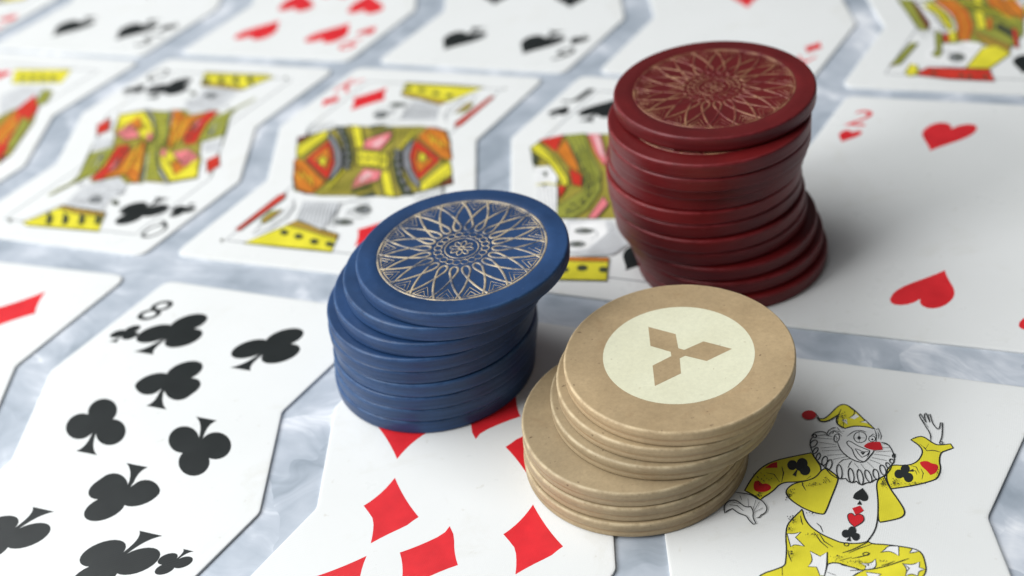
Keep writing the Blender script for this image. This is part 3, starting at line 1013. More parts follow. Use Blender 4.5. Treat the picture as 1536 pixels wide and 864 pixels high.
fk0 114,-48 117,-48 116,-51
fk0 112,-46 115,-46 115,-49
fk0 111,-43 113,-44 113,-46
fk0 120,-43 123,-43 123,-47
fk0 111,-46 114,-46 113,-49
fk0 109,-46 112,-46 111,-50
''',
'king': '''
fy0 -283,-699 -209,-606 -127,-510 -68,-530 103,-580 128,-697 -117,-700
fo0 -158,-547 -127,-510 100,-575 110,-609 9,-585 -69,-564
fd0 -121,-597 -121,-613 -135,-620 -154,-611 -162,-594 -155,-581 -136,-583
fd0 -45,-613 -45,-629 -59,-636 -78,-628 -86,-611 -78,-598 -60,-599
fd0 39,-637 39,-653 25,-660 7,-651 -1,-635 7,-622 25,-623
fd0 114,-644 114,-660 100,-666 82,-658 74,-641 82,-629 100,-630
fs0 -168,-366 7,-350 19,-468 13,-556 -132,-501
lg5 -157,-375 -142,-433 -132,-501
lg5 -141,-372 -126,-431 -112,-505
lg5 -125,-370 -110,-428 -92,-509
lg5 -109,-367 -95,-426 -72,-512
lg5 -94,-365 -79,-423 -52,-516
lg5 -78,-363 -63,-421 -33,-520
lg5 -62,-360 -48,-419 -13,-523
lg5 -46,-358 -32,-416 7,-527
lg5 -31,-355 -16,-414 26,-531
lg5 -15,-353 -1,-411 45,-534
lg5 1,-351 15,-409 65,-538
lg5 -268,-635 -214,-573 -183,-499 -184,-419 -223,-354
lg4 -276,-631 -270,-572 -291,-546
fg0 163,-381 164,-400 152,-413 131,-416 109,-408 94,-392 93,-373 105,-360 126,-356 148,-365
fd0 135,-375 132,-388 116,-390 103,-380 105,-368 121,-365
fg0 123,-481 121,-493 104,-504 80,-508 57,-504 43,-493 45,-480 62,-470 87,-466 110,-470
fd0 112,-484 105,-495 83,-499 67,-491 74,-480 97,-477
lg5 4,-370 49,-333 134,-330
lg5 100,-445 139,-449 176,-424
fR0 -366,-617 -300,-345 -275,-318 -263,-360 -345,-621
fv0 -289,-526 -277,-464 -228,-441 -249,-529 -266,-557
lR6 -273,-543 -263,-502 -230,-457
fd0 -396,-694 -384,-687 -380,-715
fm0 -362,-39 -446,136 -324,219 -232,275 -14,273 65,90 50,-23 17,-55 174,-269 14,-293 -110,-312 -246,-293 -304,-196
fD0 -417,82 -441,130 -384,166
fy0 -370,-26 -409,54 -353,190 -321,212 -302,155 -346,-12
lv5 -391,28 -328,174
fR0 -314,-44 -280,126 -219,51 -162,-53 -146,-119 -138,-191
fO0 -285,-35 -258,74 -199,-17 -171,-116
fy0 -251,-45 -247,-2 -215,-26 -199,-86 -221,-82
fO0 -367,-54 -317,-54 -133,-213 -153,-305 -244,-282 -306,-182
lD7 -320,-47 -131,-210
ly6 -311,-149 -256,-209 -283,-139 -212,-229 -227,-171 -167,-268
lD6 -263,-256 -190,-311 -150,-311
fG0 -314,198 -249,140 -166,30 -117,-74 -112,-141 -123,-203 -140,-132 -160,-53 -215,52 -288,142
fd0 -309,250 -257,257 -181,156 -98,11 -65,-101 -91,-104 -140,6 -208,124
fG0 -243,207 -241,190 -250,184 -265,194 -273,213 -269,225 -256,223
fG0 -200,147 -198,130 -207,125 -221,134 -230,152 -226,165 -213,162
fG0 -160,87 -158,71 -167,66 -181,75 -189,93 -185,105 -172,102
fG0 -126,28 -124,12 -133,7 -147,16 -155,34 -151,46 -138,43
fG0 -95,-30 -93,-46 -102,-51 -116,-42 -124,-25 -120,-13 -107,-15
fG0 -77,-79 -75,-95 -84,-100 -98,-91 -106,-74 -102,-63 -89,-65
fy0 -230,271 -174,260 -84,98 -117,79
fp0 -85,81 -101,153 -8,240 11,182 6,79
fP0 -59,115 -20,192 -10,150 -20,99
fy0 -97,53 16,55 58,-49 -56,-55
fd0 -47,4 -46,-10 -57,-11 -68,2 -69,16 -59,17
fd0 -10,3 -9,-12 -20,-13 -31,0 -32,14 -21,15
fd0 24,7 25,-7 14,-8 3,4 2,19 13,20
lv6 -88,34 19,39
lv6 -60,-36 47,-31
lk5 -442,129 -327,208 -238,270
lv5 -116,-300 -100,-166 -92,-98
lv4 -91,-270 -98,-238
lv4 -71,-262 -78,-229
lv4 -51,-254 -59,-220
lv4 -31,-246 -40,-210
lv4 -11,-237 -20,-201
lv4 9,-229 -1,-191
lv4 28,-221 18,-182
lv4 48,-213 38,-173
fd0 54,-304 117,-243 138,-281 89,-299
lg5 -424,161 -433,257
lg5 -409,172 -414,263
lg5 -394,183 -396,268
lg5 -378,194 -378,273
lg5 -363,205 -360,278
lg5 -348,216 -342,284
lg5 -333,226 -324,289
lV5 -79,-294 -95,-218
lV5 -57,-287 -79,-207
lV5 -35,-280 -62,-195
lV5 -14,-273 -45,-183
lV5 8,-266 -28,-172
lV5 30,-259 -11,-160
lV5 51,-251 5,-148
lV5 73,-244 22,-136
lV5 95,-237 39,-125
lD5 -342,-78 -324,-131 -292,-153
lD5 -310,-107 -292,-159 -262,-179
lD5 -278,-135 -260,-187 -231,-204
lD5 -246,-163 -229,-214 -201,-229
lD5 -214,-191 -198,-241 -172,-253
lD5 -183,-218 -167,-268 -142,-278
lk4 -374,2 -390,56
lk4 -366,40 -380,90
lk4 -358,78 -369,123
lk4 -350,117 -359,157
lk4 -342,156 -348,190
lk6 -314,198 -243,137 -157,24 -110,-80 -110,-154 -124,-216
lk6 -309,250 -205,124 -139,6 -92,-105
lk5 -230,271 -116,76 -51,-51 -54,-92
lk5 -174,260 -80,91
lk5 -244,-51 -244,-9 -211,-32 -198,-88 -227,-79 -244,-51
lD6 -284,-28 -258,81 -197,-16 -168,-122
fv0 31,-265 32,-274 26,-274 19,-266 18,-258 24,-257
fv0 44,-255 45,-264 39,-265 32,-257 31,-248 37,-247
fv0 57,-245 57,-254 52,-255 45,-247 44,-238 50,-238
fv0 69,-236 70,-245 64,-246 58,-238 57,-229 63,-228
fv0 82,-226 83,-235 77,-236 70,-228 70,-219 75,-218
fv0 95,-217 96,-225 90,-226 83,-218 82,-209 88,-209
ly8 -92,-98 -94,-179 -98,-271
lV5 -112,158 -65,201 -12,251
lV5 -76,70 11,65
lg4 76,-459 68,-401 90,-382
lg4 92,-448 83,-388 103,-370
lg4 108,-438 98,-376 116,-358
lg4 124,-428 113,-364 129,-346
lg4 140,-417 129,-351 142,-334
lg4 -226,-585 -221,-535
lg4 -219,-550 -217,-499
lg4 -212,-516 -213,-462
lg4 -205,-481 -209,-425
lg4 -197,-446 -205,-388
lg4 2,-470 19,-428 18,-348
ld4 -129,-506 -70,-526 15,-561 102,-578
lk4 -282,-701 -116,-702 130,-698 104,-580
''',
'queen': '''
fy0 -261,-703 -200,-621 -152,-551 -61,-562 94,-571 149,-702 -217,-721
fo0 -161,-570 -152,-551 -62,-560 92,-566 102,-594 -35,-598
fd0 -136,-698 -196,-598 -136,-643 -113,-694
fd0 -60,-685 -113,-593 -59,-630 -37,-681
fd0 18,-671 -28,-588 19,-617 41,-667
fd0 95,-658 56,-582 97,-603 118,-654
fs0 -149,-534 -147,-395 -104,-346 -18,-291 65,-349 73,-428 46,-467 68,-553 -67,-554
lg4 -119,-420 -117,-398 -99,-405
lg4 -22,-339 -20,-318 -1,-324
lg4 0,-458 2,-437 20,-443
lg4 -162,-388 -160,-366 -142,-372
lg4 -78,-474 -75,-453 -57,-459
lg4 -70,-370 -68,-349 -50,-355
lg4 -43,-463 -40,-442 -22,-448
lg4 -48,-458 -46,-437 -28,-443
lg4 73,-419 76,-398 93,-405
lg4 -103,-391 -101,-369 -83,-376
lg4 -78,-446 -76,-424 -58,-431
lg4 67,-440 69,-419 87,-425
lg4 -40,-511 -38,-491 -20,-497
lg4 -32,-463 -29,-442 -12,-448
lg4 -174,-402 -172,-381 -154,-387
lg4 -69,-515 -67,-494 -49,-500
lg4 29,-469 32,-448 49,-455
lg4 -25,-404 -23,-382 -5,-389
lg4 -33,-444 -30,-423 -12,-429
lg4 25,-390 28,-369 46,-375
lg4 50,-415 52,-394 70,-400
lg4 24,-402 27,-381 45,-387
lg4 -22,-389 -19,-368 -1,-374
lg4 -72,-384 -69,-363 -51,-369
lg4 -183,-392 -181,-371 -162,-377
lg4 -7,-407 -5,-385 13,-392
fg0 13,-478 17,-494 8,-505 -11,-508 -32,-502 -48,-488 -52,-473 -43,-461 -24,-458 -3,-465
fd0 109,-485 113,-502 99,-508 79,-499 68,-482 73,-469 91,-470
lg5 -2,-429 35,-406 93,-413
lv16 -272,-491 -254,-441 -222,-377 -222,-288 -248,-194
ld4 -271,-487 -232,-385 -230,-277
fd0 -346,-691 -325,-689 -318,-721
fm0 -264,40 -370,238 -253,298 -117,302 82,-17 -39,-35 128,-318 70,-327 -141,-349 -188,-111
fR0 -422,123 -392,191 -328,87 -364,33
fs0 -363,9 -279,24 -232,-44 -309,-83
fy0 -289,64 -362,225 -250,281 -129,171 -56,71 -132,32
fO0 -269,137 -246,233 -163,138 -187,65
fp0 -282,72 -246,155 -121,54 -185,11
fp0 -111,104 -72,82 -44,18 -82,39
fv0 -204,275 -101,290 6,107 44,-9 -9,-4 -73,110
ly5 -171,251 -123,243 -100,268
ly5 -138,207 -97,201 -76,223
ly5 -105,164 -71,160 -51,178
ly5 -73,121 -45,119 -27,134
ly5 -41,78 -20,79 -3,91
ly5 -10,36 5,39 21,48
ls7 -266,318 -154,210 -47,72
ld4 -254,320 -146,212 -41,73
ls6 -108,318 28,56
fR0 -149,-338 -146,-223 -191,-45 -138,-23 -96,-97 -79,-225 -89,-331
fD0 -107,-165 -103,-175 -104,-181 -111,-182 -120,-177 -128,-168 -133,-158 -132,-151 -125,-150 -116,-155
fD0 -123,-81 -119,-90 -120,-96 -126,-97 -134,-92 -141,-84 -145,-75 -144,-69 -138,-68 -130,-73
fp0 -108,-255 -118,-153 -128,-102 -86,-226
fO0 -91,-316 -71,-224 -98,-71 -78,26 12,-133 106,-322 63,-316 -4,-264
ly5 -19,-266 -28,-191 17,-197 54,-229
ly5 -33,-218 -43,-147 -9,-147 24,-183
ly5 -47,-168 -60,-102 -36,-96 -6,-136
ly5 -62,-118 -76,-57 -63,-44 -37,-88
ly5 -77,-68 -92,-11 -90,8 -69,-40
ls7 6,-82 126,-306
fv0 -295,-127 -221,-63 -194,-59 -166,-290 -207,-372
ls6 -234,-105 -183,-241
fg0 -236,-145 -226,-117 -193,-178
ly6 -198,-59 -161,-212 -164,-328
lD5 49,-274 46,-252 62,-252
lV5 -16,-178 -19,-155 -3,-155
lV5 -9,44 -12,68 4,68
lD5 -124,38 -128,62 -111,62
lV5 -171,-30 -175,-6 -158,-6
lV5 -214,92 -218,116 -201,116
lD5 -251,124 -255,149 -238,148
lV5 -12,26 -16,50 1,49
lV5 -96,-81 -100,-58 -83,-58
lD5 9,-97 5,-73 22,-74
lV5 -79,174 -83,199 -66,199
lV5 -171,82 -175,107 -158,106
lD5 -299,124 -303,149 -286,149
lV5 -128,26 -132,50 -115,49
lV5 -52,3 -56,27 -39,27
lD5 -132,124 -136,148 -119,148
lV5 -216,50 -220,74 -203,74
lV5 -213,29 -217,53 -200,53
lD5 -3,-138 -7,-115 10,-115
lV5 -124,226 -128,252 -111,251
lV5 118,-120 115,-97 131,-97
lD5 -70,194 -74,219 -57,219
lV5 -96,-32 -100,-8 -83,-8
lV5 -66,82 -70,106 -53,106
lD5 -154,89 -158,114 -141,114
lV5 -75,-33 -78,-9 -62,-9
lD5 11,-287 10,-236 40,-244
lD5 -1,-251 -5,-201 23,-211
lD5 -14,-215 -21,-164 6,-178
lD5 -26,-178 -36,-128 -11,-144
lD5 -39,-141 -52,-91 -28,-110
lD5 -52,-104 -68,-53 -45,-76
lD5 -65,-66 -85,-15 -63,-42
lD5 -78,-28 -101,23 -80,-7
lk4 -187,263 -135,249
lk4 -161,227 -112,212
lk4 -134,190 -89,176
lk4 -108,155 -66,140
lk4 -82,119 -44,104
lk4 -57,84 -22,69
lk4 -31,50 0,34
lk5 -264,40 -366,231 -251,295 -121,173 -41,59
lk5 -116,299 12,94 44,-23
ld4 -257,55 -276,108 -241,85
ld4 -236,66 -254,120 -222,96
ld4 -215,78 -233,131 -202,108
ld4 -193,89 -211,143 -182,119
ld4 -172,101 -189,154 -162,130
ld4 -150,112 -168,166 -142,141
lg4 -220,-247 -231,-171
lg4 -220,-219 -228,-152
lg4 -220,-190 -224,-133
lg4 -219,-161 -220,-113
lg4 -219,-132 -216,-94
lg4 -94,-536 -102,-503 -68,-509
lg4 -63,-531 -77,-490 -45,-494
lg4 -32,-525 -51,-476 -22,-478
lg4 -1,-520 -26,-463 0,-463
lg4 30,-515 0,-449 23,-448
lk4 -260,-704 -153,-549 -62,-560 94,-569 150,-704 -216,-723
''',
'knave': '''
fm0 -465,156 -448,212 -351,287 -140,327 81,-307 -167,-353 -223,-178 -250,-111 -375,-34
fR0 -449,222 -353,283 -340,135
fO0 -341,143 -331,250 -218,67 -184,-8 -241,26
fv0 -350,281 -262,310 -193,161 -97,13 -53,-124 -63,-266 -103,-343 -170,-347 -196,-272 -154,-192 -123,-139 -162,2 -261,150
lV6 -316,273 -219,131 -129,-41 -105,-157 -151,-282
lV6 -279,292 -193,135 -106,-25 -76,-140 -94,-271 -145,-337
lV4 -298,282 -203,134 -116,-39 -92,-155 -122,-288
fy0 -279,194 -280,187 -287,188 -290,197 -285,201
fV0 -98,-120 -99,-127 -106,-126 -108,-118 -104,-114
fy0 -109,-62 -111,-69 -117,-67 -120,-59 -115,-56
fV0 -237,190 -238,183 -245,184 -248,193 -243,197
fy0 -120,-37 -122,-44 -129,-43 -131,-34 -126,-31
fV0 -133,-291 -135,-297 -141,-296 -144,-288 -139,-285
fy0 -82,-175 -84,-182 -90,-181 -93,-173 -88,-170
fV0 -138,-294 -139,-301 -146,-300 -148,-292 -143,-289
fy0 -107,-294 -109,-300 -115,-299 -118,-291 -113,-288
fV0 -94,-226 -96,-233 -102,-232 -105,-224 -100,-221
fy0 -134,-16 -136,-23 -142,-22 -145,-14 -140,-10
fV0 -125,-284 -127,-291 -133,-289 -135,-282 -131,-278
fy0 -183,16 -184,9 -191,11 -193,19 -188,23
fV0 -208,93 -210,85 -216,87 -219,95 -214,99
fy0 -92,-153 -93,-160 -100,-158 -102,-150 -98,-147
fV0 -87,-225 -88,-232 -95,-231 -97,-223 -92,-220
fy0 -106,-263 -107,-269 -114,-268 -116,-260 -112,-257
fV0 -230,146 -232,138 -239,140 -241,149 -236,152
fy0 -125,-244 -126,-251 -133,-250 -135,-242 -131,-239
fV0 -136,-54 -138,-61 -144,-60 -147,-52 -142,-48
fy0 -226,126 -228,119 -235,121 -238,129 -232,133
fV0 -95,-82 -96,-89 -103,-88 -105,-80 -100,-76
fy0 -100,-263 -102,-270 -108,-268 -111,-261 -106,-257
fV0 -110,-110 -111,-117 -118,-115 -121,-107 -116,-104
fy0 -99,-207 -100,-214 -107,-212 -109,-205 -104,-201
fV0 -136,-23 -137,-31 -144,-29 -146,-21 -141,-17
fy0 -175,107 -177,100 -183,102 -186,110 -181,114
fV0 -166,9 -168,2 -175,3 -177,11 -172,15
fy0 -125,-315 -127,-321 -133,-320 -136,-313 -131,-309
fV0 -107,-94 -108,-101 -115,-100 -118,-92 -113,-88
fy0 -73,-142 -75,-149 -81,-147 -84,-139 -79,-136
fV0 -85,-167 -87,-174 -93,-172 -96,-164 -91,-161
fy0 -118,-85 -119,-92 -126,-91 -128,-83 -123,-79
fV0 -213,164 -214,156 -221,158 -224,167 -219,170
fy0 -99,-216 -100,-223 -107,-222 -109,-214 -104,-210
fV0 -92,-83 -93,-91 -100,-89 -102,-81 -97,-78
fy0 -114,-39 -115,-46 -122,-45 -124,-36 -119,-33
fV0 -76,-52 -78,-59 -84,-58 -87,-50 -82,-46
fy0 -127,-75 -129,-82 -136,-80 -138,-72 -133,-69
fV0 -135,-243 -137,-250 -143,-249 -146,-241 -141,-238
fR0 -240,14 -167,-24 -139,-110 -183,-105
fR0 -242,-119 -202,-126 -202,-215
fw0 -391,1 -329,18 -266,-53 -253,-111 -328,-124 -342,-126
fy0 -466,156 -440,189 -332,87 -219,-57 -202,-105 -219,-120 -274,-42 -350,56 -447,126
lV5 -459,151 -346,85 -215,-93
fd0 -444,107 -402,86 -383,9 -412,29
lg5 -361,-32 -331,-39 -308,-23
lg4 -349,-67 -296,-58
fd0 -317,-43 -314,-66 -322,-67 -333,-45 -337,-22 -329,-21
ly8 -339,-132 -291,-112 -240,-121
lg4 -316,-158 -233,-365
lg4 -301,-156 -217,-362
lg4 -285,-153 -202,-359
lg4 -269,-150 -187,-356
lg4 -254,-147 -172,-354
fw0 -327,-148 -242,-133 -167,-353 -236,-365
lg4 -316,-158 -233,-365
lg4 -301,-156 -217,-362
lg4 -285,-153 -202,-359
lg4 -269,-150 -187,-356
lg4 -254,-147 -172,-354
fp0 -246,300 -191,308 -98,113 -96,60 -163,153
fP0 -214,289 -193,292 -115,122 -139,144
fp0 -43,-332 -28,-167 11,-218 -7,-326
lR5 -245,297 -160,147 -92,57
fy0 -68,-755 -31,-601 124,-579 158,-719
fO0 -33,-602 123,-577 130,-604 -26,-629
fd0 66,-657 64,-672 50,-681 32,-679 21,-666 23,-650 37,-641 55,-644
fd0 143,-653 143,-668 132,-676 118,-673 108,-660 109,-645 120,-637 134,-640
fd0 -3,-682 -5,-697 -19,-706 -37,-704 -49,-691 -47,-675 -32,-666 -14,-669
fs0 -116,-377 50,-330 172,-478 130,-556 39,-582 -45,-574
fw0 -104,-383 34,-341 68,-417 24,-537 -47,-567
lg5 36,-574 81,-382
lg5 48,-572 92,-398
lg5 60,-570 104,-414
lg5 71,-568 115,-429
lg5 83,-565 127,-445
lg5 94,-563 138,-460
lg5 106,-561 149,-476
lg5 117,-559 161,-491
lg5 129,-556 172,-506
fg0 9,-416 6,-427 -11,-437 -33,-441 -54,-438 -64,-429 -60,-418 -44,-408 -21,-404 -1,-407
fd0 -6,-414 -13,-423 -31,-426 -42,-421 -35,-413 -17,-409
fg0 6,-509 3,-521 -10,-530 -30,-534 -48,-531 -58,-521 -55,-509 -41,-500 -22,-496 -4,-500
fd0 -10,-512 -15,-521 -31,-525 -42,-518 -37,-509 -20,-506
lg4 3,-396 36,-439 19,-475
lg4 -111,-376 -113,-356
lg4 -102,-373 -104,-352
lg4 -92,-369 -94,-349
lg4 -82,-366 -84,-345
lg4 -73,-362 -74,-342
lg4 -63,-359 -65,-338
lg4 -53,-355 -55,-335
lg4 -43,-352 -45,-331
''',
'spade_court': '''
fv0 -235,84 201,146 209,-258 158,-400 -19,-367 -146,-377 -180,-249 -235,-69 -309,54
fw0 -298,55 -221,46 -138,-88 -89,-207 -96,-268 -152,-283 -203,-227 -219,-143
fv0 -385,76 -322,79 -217,-167 -222,-255 -257,-245
fD0 -322,79 -297,44 -212,-181 -216,-242 -237,-193
lg9 -287,55 -214,-68 -163,-188 -142,-271
ld6 -269,30 -191,-79 -141,-211 -132,-270
fy0 -262,5 -222,48 -144,-64 -102,-202 -106,-250 -129,-236 -191,-82
lV9 -242,26 -159,-90 -108,-233
ls8 -212,66 -128,-75 -91,-208
fO0 -191,86 -127,90 -55,-33 -22,-179 -29,-347 -76,-339 -77,-219 -100,-74
lR7 -127,90 -55,-33 -22,-179 -29,-347
lR6 -191,86 -100,-74 -77,-219 -77,-337
fR0 -147,-283 -116,-269 -101,-362 -137,-364
fy0 -127,-270 -92,-244 -81,-349 -111,-363
fy0 -18,-44 18,-29 45,-198 5,-225
fO0 37,-114 67,-100 69,-221 47,-234
lV10 -104,78 -36,-7 51,-64 126,-145 203,-176
ly8 -84,92 -5,7 86,-38 177,-142
lV8 -9,96 47,23 123,-48
fo0 -25,-229 155,-378 150,-459 58,-398 9,-319
lV5 -13,-274 148,-412
fO0 92,101 163,105 204,7 207,-128 143,-34
fw0 163,105 187,106 203,57 204,0
fd0 81,-208 95,-147 154,-217 162,-314
fR0 153,-194 179,-225 190,-398 173,-401
fw0 -191,-403 -119,-398 -40,-352 21,-365 33,-409 -27,-606 -176,-616 -213,-519
fv0 -184,-274 -153,-271 -140,-479 -152,-525 -184,-494 -167,-447
fg0 -37,-511 -42,-537 -59,-555 -81,-556 -99,-542 -107,-516 -102,-489 -85,-472 -64,-470 -45,-485
fd0 -50,-506 -58,-526 -75,-527 -84,-509 -77,-489 -60,-487
lg8 -168,-582 -107,-605 -28,-593
lg6 -77,-418 -43,-404
fy0 33,-409 93,-382 157,-459 71,-608 -30,-606
fR0 -251,-690 -191,-617 72,-617 97,-723 -100,-718
fd0 -175,-684 -164,-640 -149,-684
fd0 -56,-696 -45,-652 -31,-696
fd0 -22,-703 -10,-660 4,-703
fd0 46,-700 58,-657 71,-700
fy0 -287,-680 -271,-591 -237,-605 -228,-686 -264,-708
fv0 -358,-618 -285,-387 -251,-384 -314,-596
lD8 -358,-620 -328,-606
lg6 -264,-255 -227,-324 -199,-287
lV6 -82,66 -64,16 -38,31
lV6 -49,50 -31,3 -9,12
lV6 -17,34 1,-10 19,-7
lV6 16,18 33,-23 47,-25
lV6 48,3 65,-36 75,-43
lV6 80,-13 97,-49 103,-61
lV6 112,-29 128,-62 130,-79
lV6 144,-44 160,-75 157,-97
lV6 175,-59 191,-88 184,-115
lD5 7,-261 29,-306
lD5 33,-285 53,-328
lD5 60,-308 77,-349
lD5 86,-332 101,-370
lD5 112,-356 125,-391
lD5 137,-379 148,-412
lv5 -344,-597 -325,-584
lv5 -328,-551 -309,-536
lv5 -311,-504 -292,-487
lv5 -295,-457 -276,-437
lv5 -278,-410 -259,-387
lg5 -169,-425 -145,-468
lg5 -153,-433 -128,-472
lg5 -137,-441 -111,-475
lg5 -121,-448 -93,-478
lg5 -106,-456 -76,-481
lk5 -250,-693 -191,-617 72,-615 97,-723 -100,-720 -250,-693
ld5 -259,-249 -221,-258 -180,-249 -153,-271
''',
'hearts_court': '''
fy0 -143,639 201,684 239,542 -53,495
fv0 -11,515 -68,604 6,547
fv0 49,523 -8,612 66,555
fv0 108,531 53,620 126,563
fv0 167,539 113,628 185,571
fs0 -25,362 22,469 200,493 232,363 150,247 110,190
fv0 180,462 250,454 294,337 244,278
fm0 80,68 122,175 165,284 256,332 356,143 447,-161 422,-256 316,-274
fR0 239,27 169,250 168,407 293,268 338,59 415,-197 358,-175
fO0 201,21 174,217 277,98 328,-87
ly5 193,220 277,98 306,-59
fv0 254,195 338,141 422,-103 365,-81
fD0 394,-170 434,-157 447,-237
''',
}
def soften(pts, closed):
    """round the gentle bends of a drawn outline, keep its sharp corners"""
    for _ in range(2):
        n = len(pts); out = []
        if n < 4: return pts
        for i in range(n):
            p = Vector(pts[i])
            if not closed and i in (0, n - 1): out.append(pts[i]); continue
            a, b = Vector(pts[(i - 1) % n]), Vector(pts[(i + 1) % n])
            d1, d2 = p - a, b - p
            if d1.length < 1e-6 or d2.length < 1e-6: continue
            if d1.angle(d2) < math.radians(62):
                out += [tuple(p - d1 * 0.25), tuple(p + d2 * 0.25)]
            else: out.append(pts[i])
        pts = out
    return pts
def add_art(card, key, name, rotated):
    pr = Print()
    ops = []
    for row in ART[key].strip().split('\n'):
        head, *pts = row.split(' ')
        ops.append((head[0], head[1], float(head[2:]) / 1000.0, [tuple(int(c) / 1000.0 for c in p.split(',')) for p in pts]))
    base = [o for i, o in enumerate(ops) if i == 0 or o[1] == 'm']
    rest = [o for i, o in enumerate(ops) if not (i == 0 or o[1] == 'm')]
    turns = (-1, 1) if rotated else (1,)
    for turn, kind, col, w, pts in [(t_, *o) for part in (base, rest) for t_ in turns for o in part]:
            w *= 1.2
            q = [(turn * x, turn * y) for x, y in pts]
            if rotated: pass
            elif kind == 'f': q = soften(q, True)
            elif len(q) > 3 and q[0] == q[-1]:
                q = soften(q[:-1], True); q = q + [q[0]]
            else: q = soften(q, False)
            if kind == 'f':
                pr.fill(col, q)
                if rotated and col not in 'dkwsP': pr.line('d', 0.0058, q + [q[0]])
            else: pr.line(col, w, q)
    return pr.build(name, card)
def add_frame(card):
    pr = Print(); u, v = 0.350, 0.692
    path = subdivide([(-u, -v), (u, -v), (u, v), (-u, v)], True, 0.04)
    path = warp(path)
    pr.line('g', 0.0065, path + [path[0]])
    for sg in (-1, 1):
        pr.line('d', 0.010, warp(subdivide([(sg * (u - 0.002), -0.215), (sg * (u - 0.002), 0.215)], False, 0.04)))
    return pr.build('border_line', card)
def new_card(x, y, a, label):
    o = link('playing_card', CARD_ME)
    o.location = (x * S, y * S, 0.0); o.rotation_euler = (0, 0, a)
    return tag(o, label, 'playing card', 'playing cards laid out in rows')
def number_card(pose, rank, suit, label, col=0.213, iu=0.393):
    c = new_card(*pose, label)
    for k, (a, v) in enumerate(LAYOUT[rank]):
        up = v > 0.004
        add_pip(c, suit, a * col, v, flip=not up)
    for fl in (False, True): add_index(c, rank, suit, fl, u=iu)
    return c
def court_card(pose, rank, suit, art, label):
    c = new_card(*pose, label)
    add_art(c, art, 'court_picture', True)
    add_frame(c)
    add_pip(c, suit, -0.235, 0.525, False, 0.86); add_pip(c, suit, 0.235, -0.525, True, 0.86)
    for fl in (False, True): add_index(c, rank, suit, fl, u=0.415)
    return c

# far row
court_card((-3.3054, 1.7352, -0.013), 'K', 'heart', 'queen', 'court card with a red corner pip, at the top left corner')
number_card((-2.182, 1.6995, -0.0137), '5', 'spade', 'out of focus card of spades in the far row, leftmost of the number cards')
number_card((-0.9926, 1.7535, 0.0052), '9', 'heart', 'red hearts number card in the far row, between two cards of spades')
number_card((0.1805, 1.7532, -0.0136), '6', 'spade', 'card of spades in the far row, just left of the red chip stack')
ace = new_card(1.3265, 1.7700, 0.0028, 'ace of diamonds behind the red chip stack, mostly blank white')
add_pip(ace, 'diamond', 0.0, 0.1, False, 1.35)
for fl in (False, True): add_index(ace, 'A', 'diamond', fl)
court_card((2.4597, 1.7567, 0.0153), 'J', 'spade', 'spade_court', 'colourful court card of spades at the top right corner')
# middle row
court_card((-2.2897, 0.0131, -0.0322), 'Q', 'heart', 'hearts_court', 'court card cut off by the left edge, left of the queen of clubs')
court_card((-1.1379, 0.0309, -0.0218), 'Q', 'club', 'queen', 'blurred court card of clubs, second from the left in the middle row')
court_card((-0.0153, 0.0450, -0.0070), 'K', 'diamond', 'king', 'court card of diamonds right behind the blue chip stack')
court_card((1.1331, 0.0647, -0.0316), 'J', 'spade', 'knave', 'court card of spades half hidden between the blue and the red stack')
number_card((2.408, 0.0183, -0.0010), '2', 'heart', 'two of hearts lying right of the red chip stack, in its shadow', iu=0.376)
# near row
number_card((-1.2298, -1.7723, 0.0068), '7', 'diamond', 'card of diamonds cut off by the left edge, one red pip showing')
number_card((-0.0797, -1.7869, -0.0354), '8', 'club', 'eight of clubs in the lower left')
number_card((1.0974, -1.7645, -0.0380), '10', 'diamond', 'ten of diamonds under the blue and the tan chips', col=0.240)
jk = new_card(2.2580, -1.7991, -0.0180, 'joker card with a clown in yellow, right of the tan chips')
add_art(jk, 'joker', 'clown_picture', False)

# ------------------------------------------------------------------ poker chips
CR = 0.35708 * S; TH = 0.0573395 * S
def lathe(profile, n=144):
    verts, faces = [], []
    k = len(profile)
    for i in range(n):
        a = 2 * math.pi * i / n; c, s_ = math.cos(a), math.sin(a)
        verts += [(r * c, r * s_, z) for r, z in profile]
    for i in range(n):
        j = (i + 1) % n
        for q in range(k - 1): faces.append((i * k + q, j * k + q, j * k + q + 1, i * k + q + 1))
    faces.append(tuple(i * k + k - 1 for i in range(n)))
    faces.append(tuple(reversed([i * k for i in range(n)])))
    return verts, faces
def chip_mesh(name, recess, mat):
    t = TH - 0.00009; b = 0.00046 if recess else 0.00038; mm = 0.001
    prof = [(CR - 1.6 * mm, 0.0), (CR - b * 1.3, 0.0)]
    for i in range(1, 6):
        a = -math.pi / 2 + math.pi / 2 * i / 5
        prof.append((CR - b + b * math.cos(a) - 0.00003, b + b * math.sin(a)))
    g = 0.00003 if recess else 0.00012
    prof += [(CR - 0.00001, t * 0.28), (CR - g * 0.8, t * 0.35), (CR - g, t * 0.40), (CR - g * 0.7, t * 0.47), (CR - 0.00001, t * 0.55), (CR, t * 0.70)]
    for i in range(0, 6):
        a = math.pi / 2 * i / 5
        prof.append((CR - b + b * math.cos(a) - 0.00003, t - b + b * math.sin(a)))
    prof += [(CR - b * 1.5, t), (CR - 2.2 * mm, t)]
    if recess:
        r0 = 0.815 * CR
        prof += [(r0, t), (r0 - 0.0001, t - 0.00004), (r0 - 0.00028, t - 0.00011), (r0 - 0.0004, t - 0.00012), (0.4 * CR, t - 0.00012), (0.05 * CR, t - 0.00012)]
    else:
        prof += [(0.7 * CR, t), (0.3 * CR, t), (0.05 * CR, t)]
    v, f = lathe(prof)
    me = mesh(name, v, f, smooth=True)
    me.materials.append(mat)
    return me, t
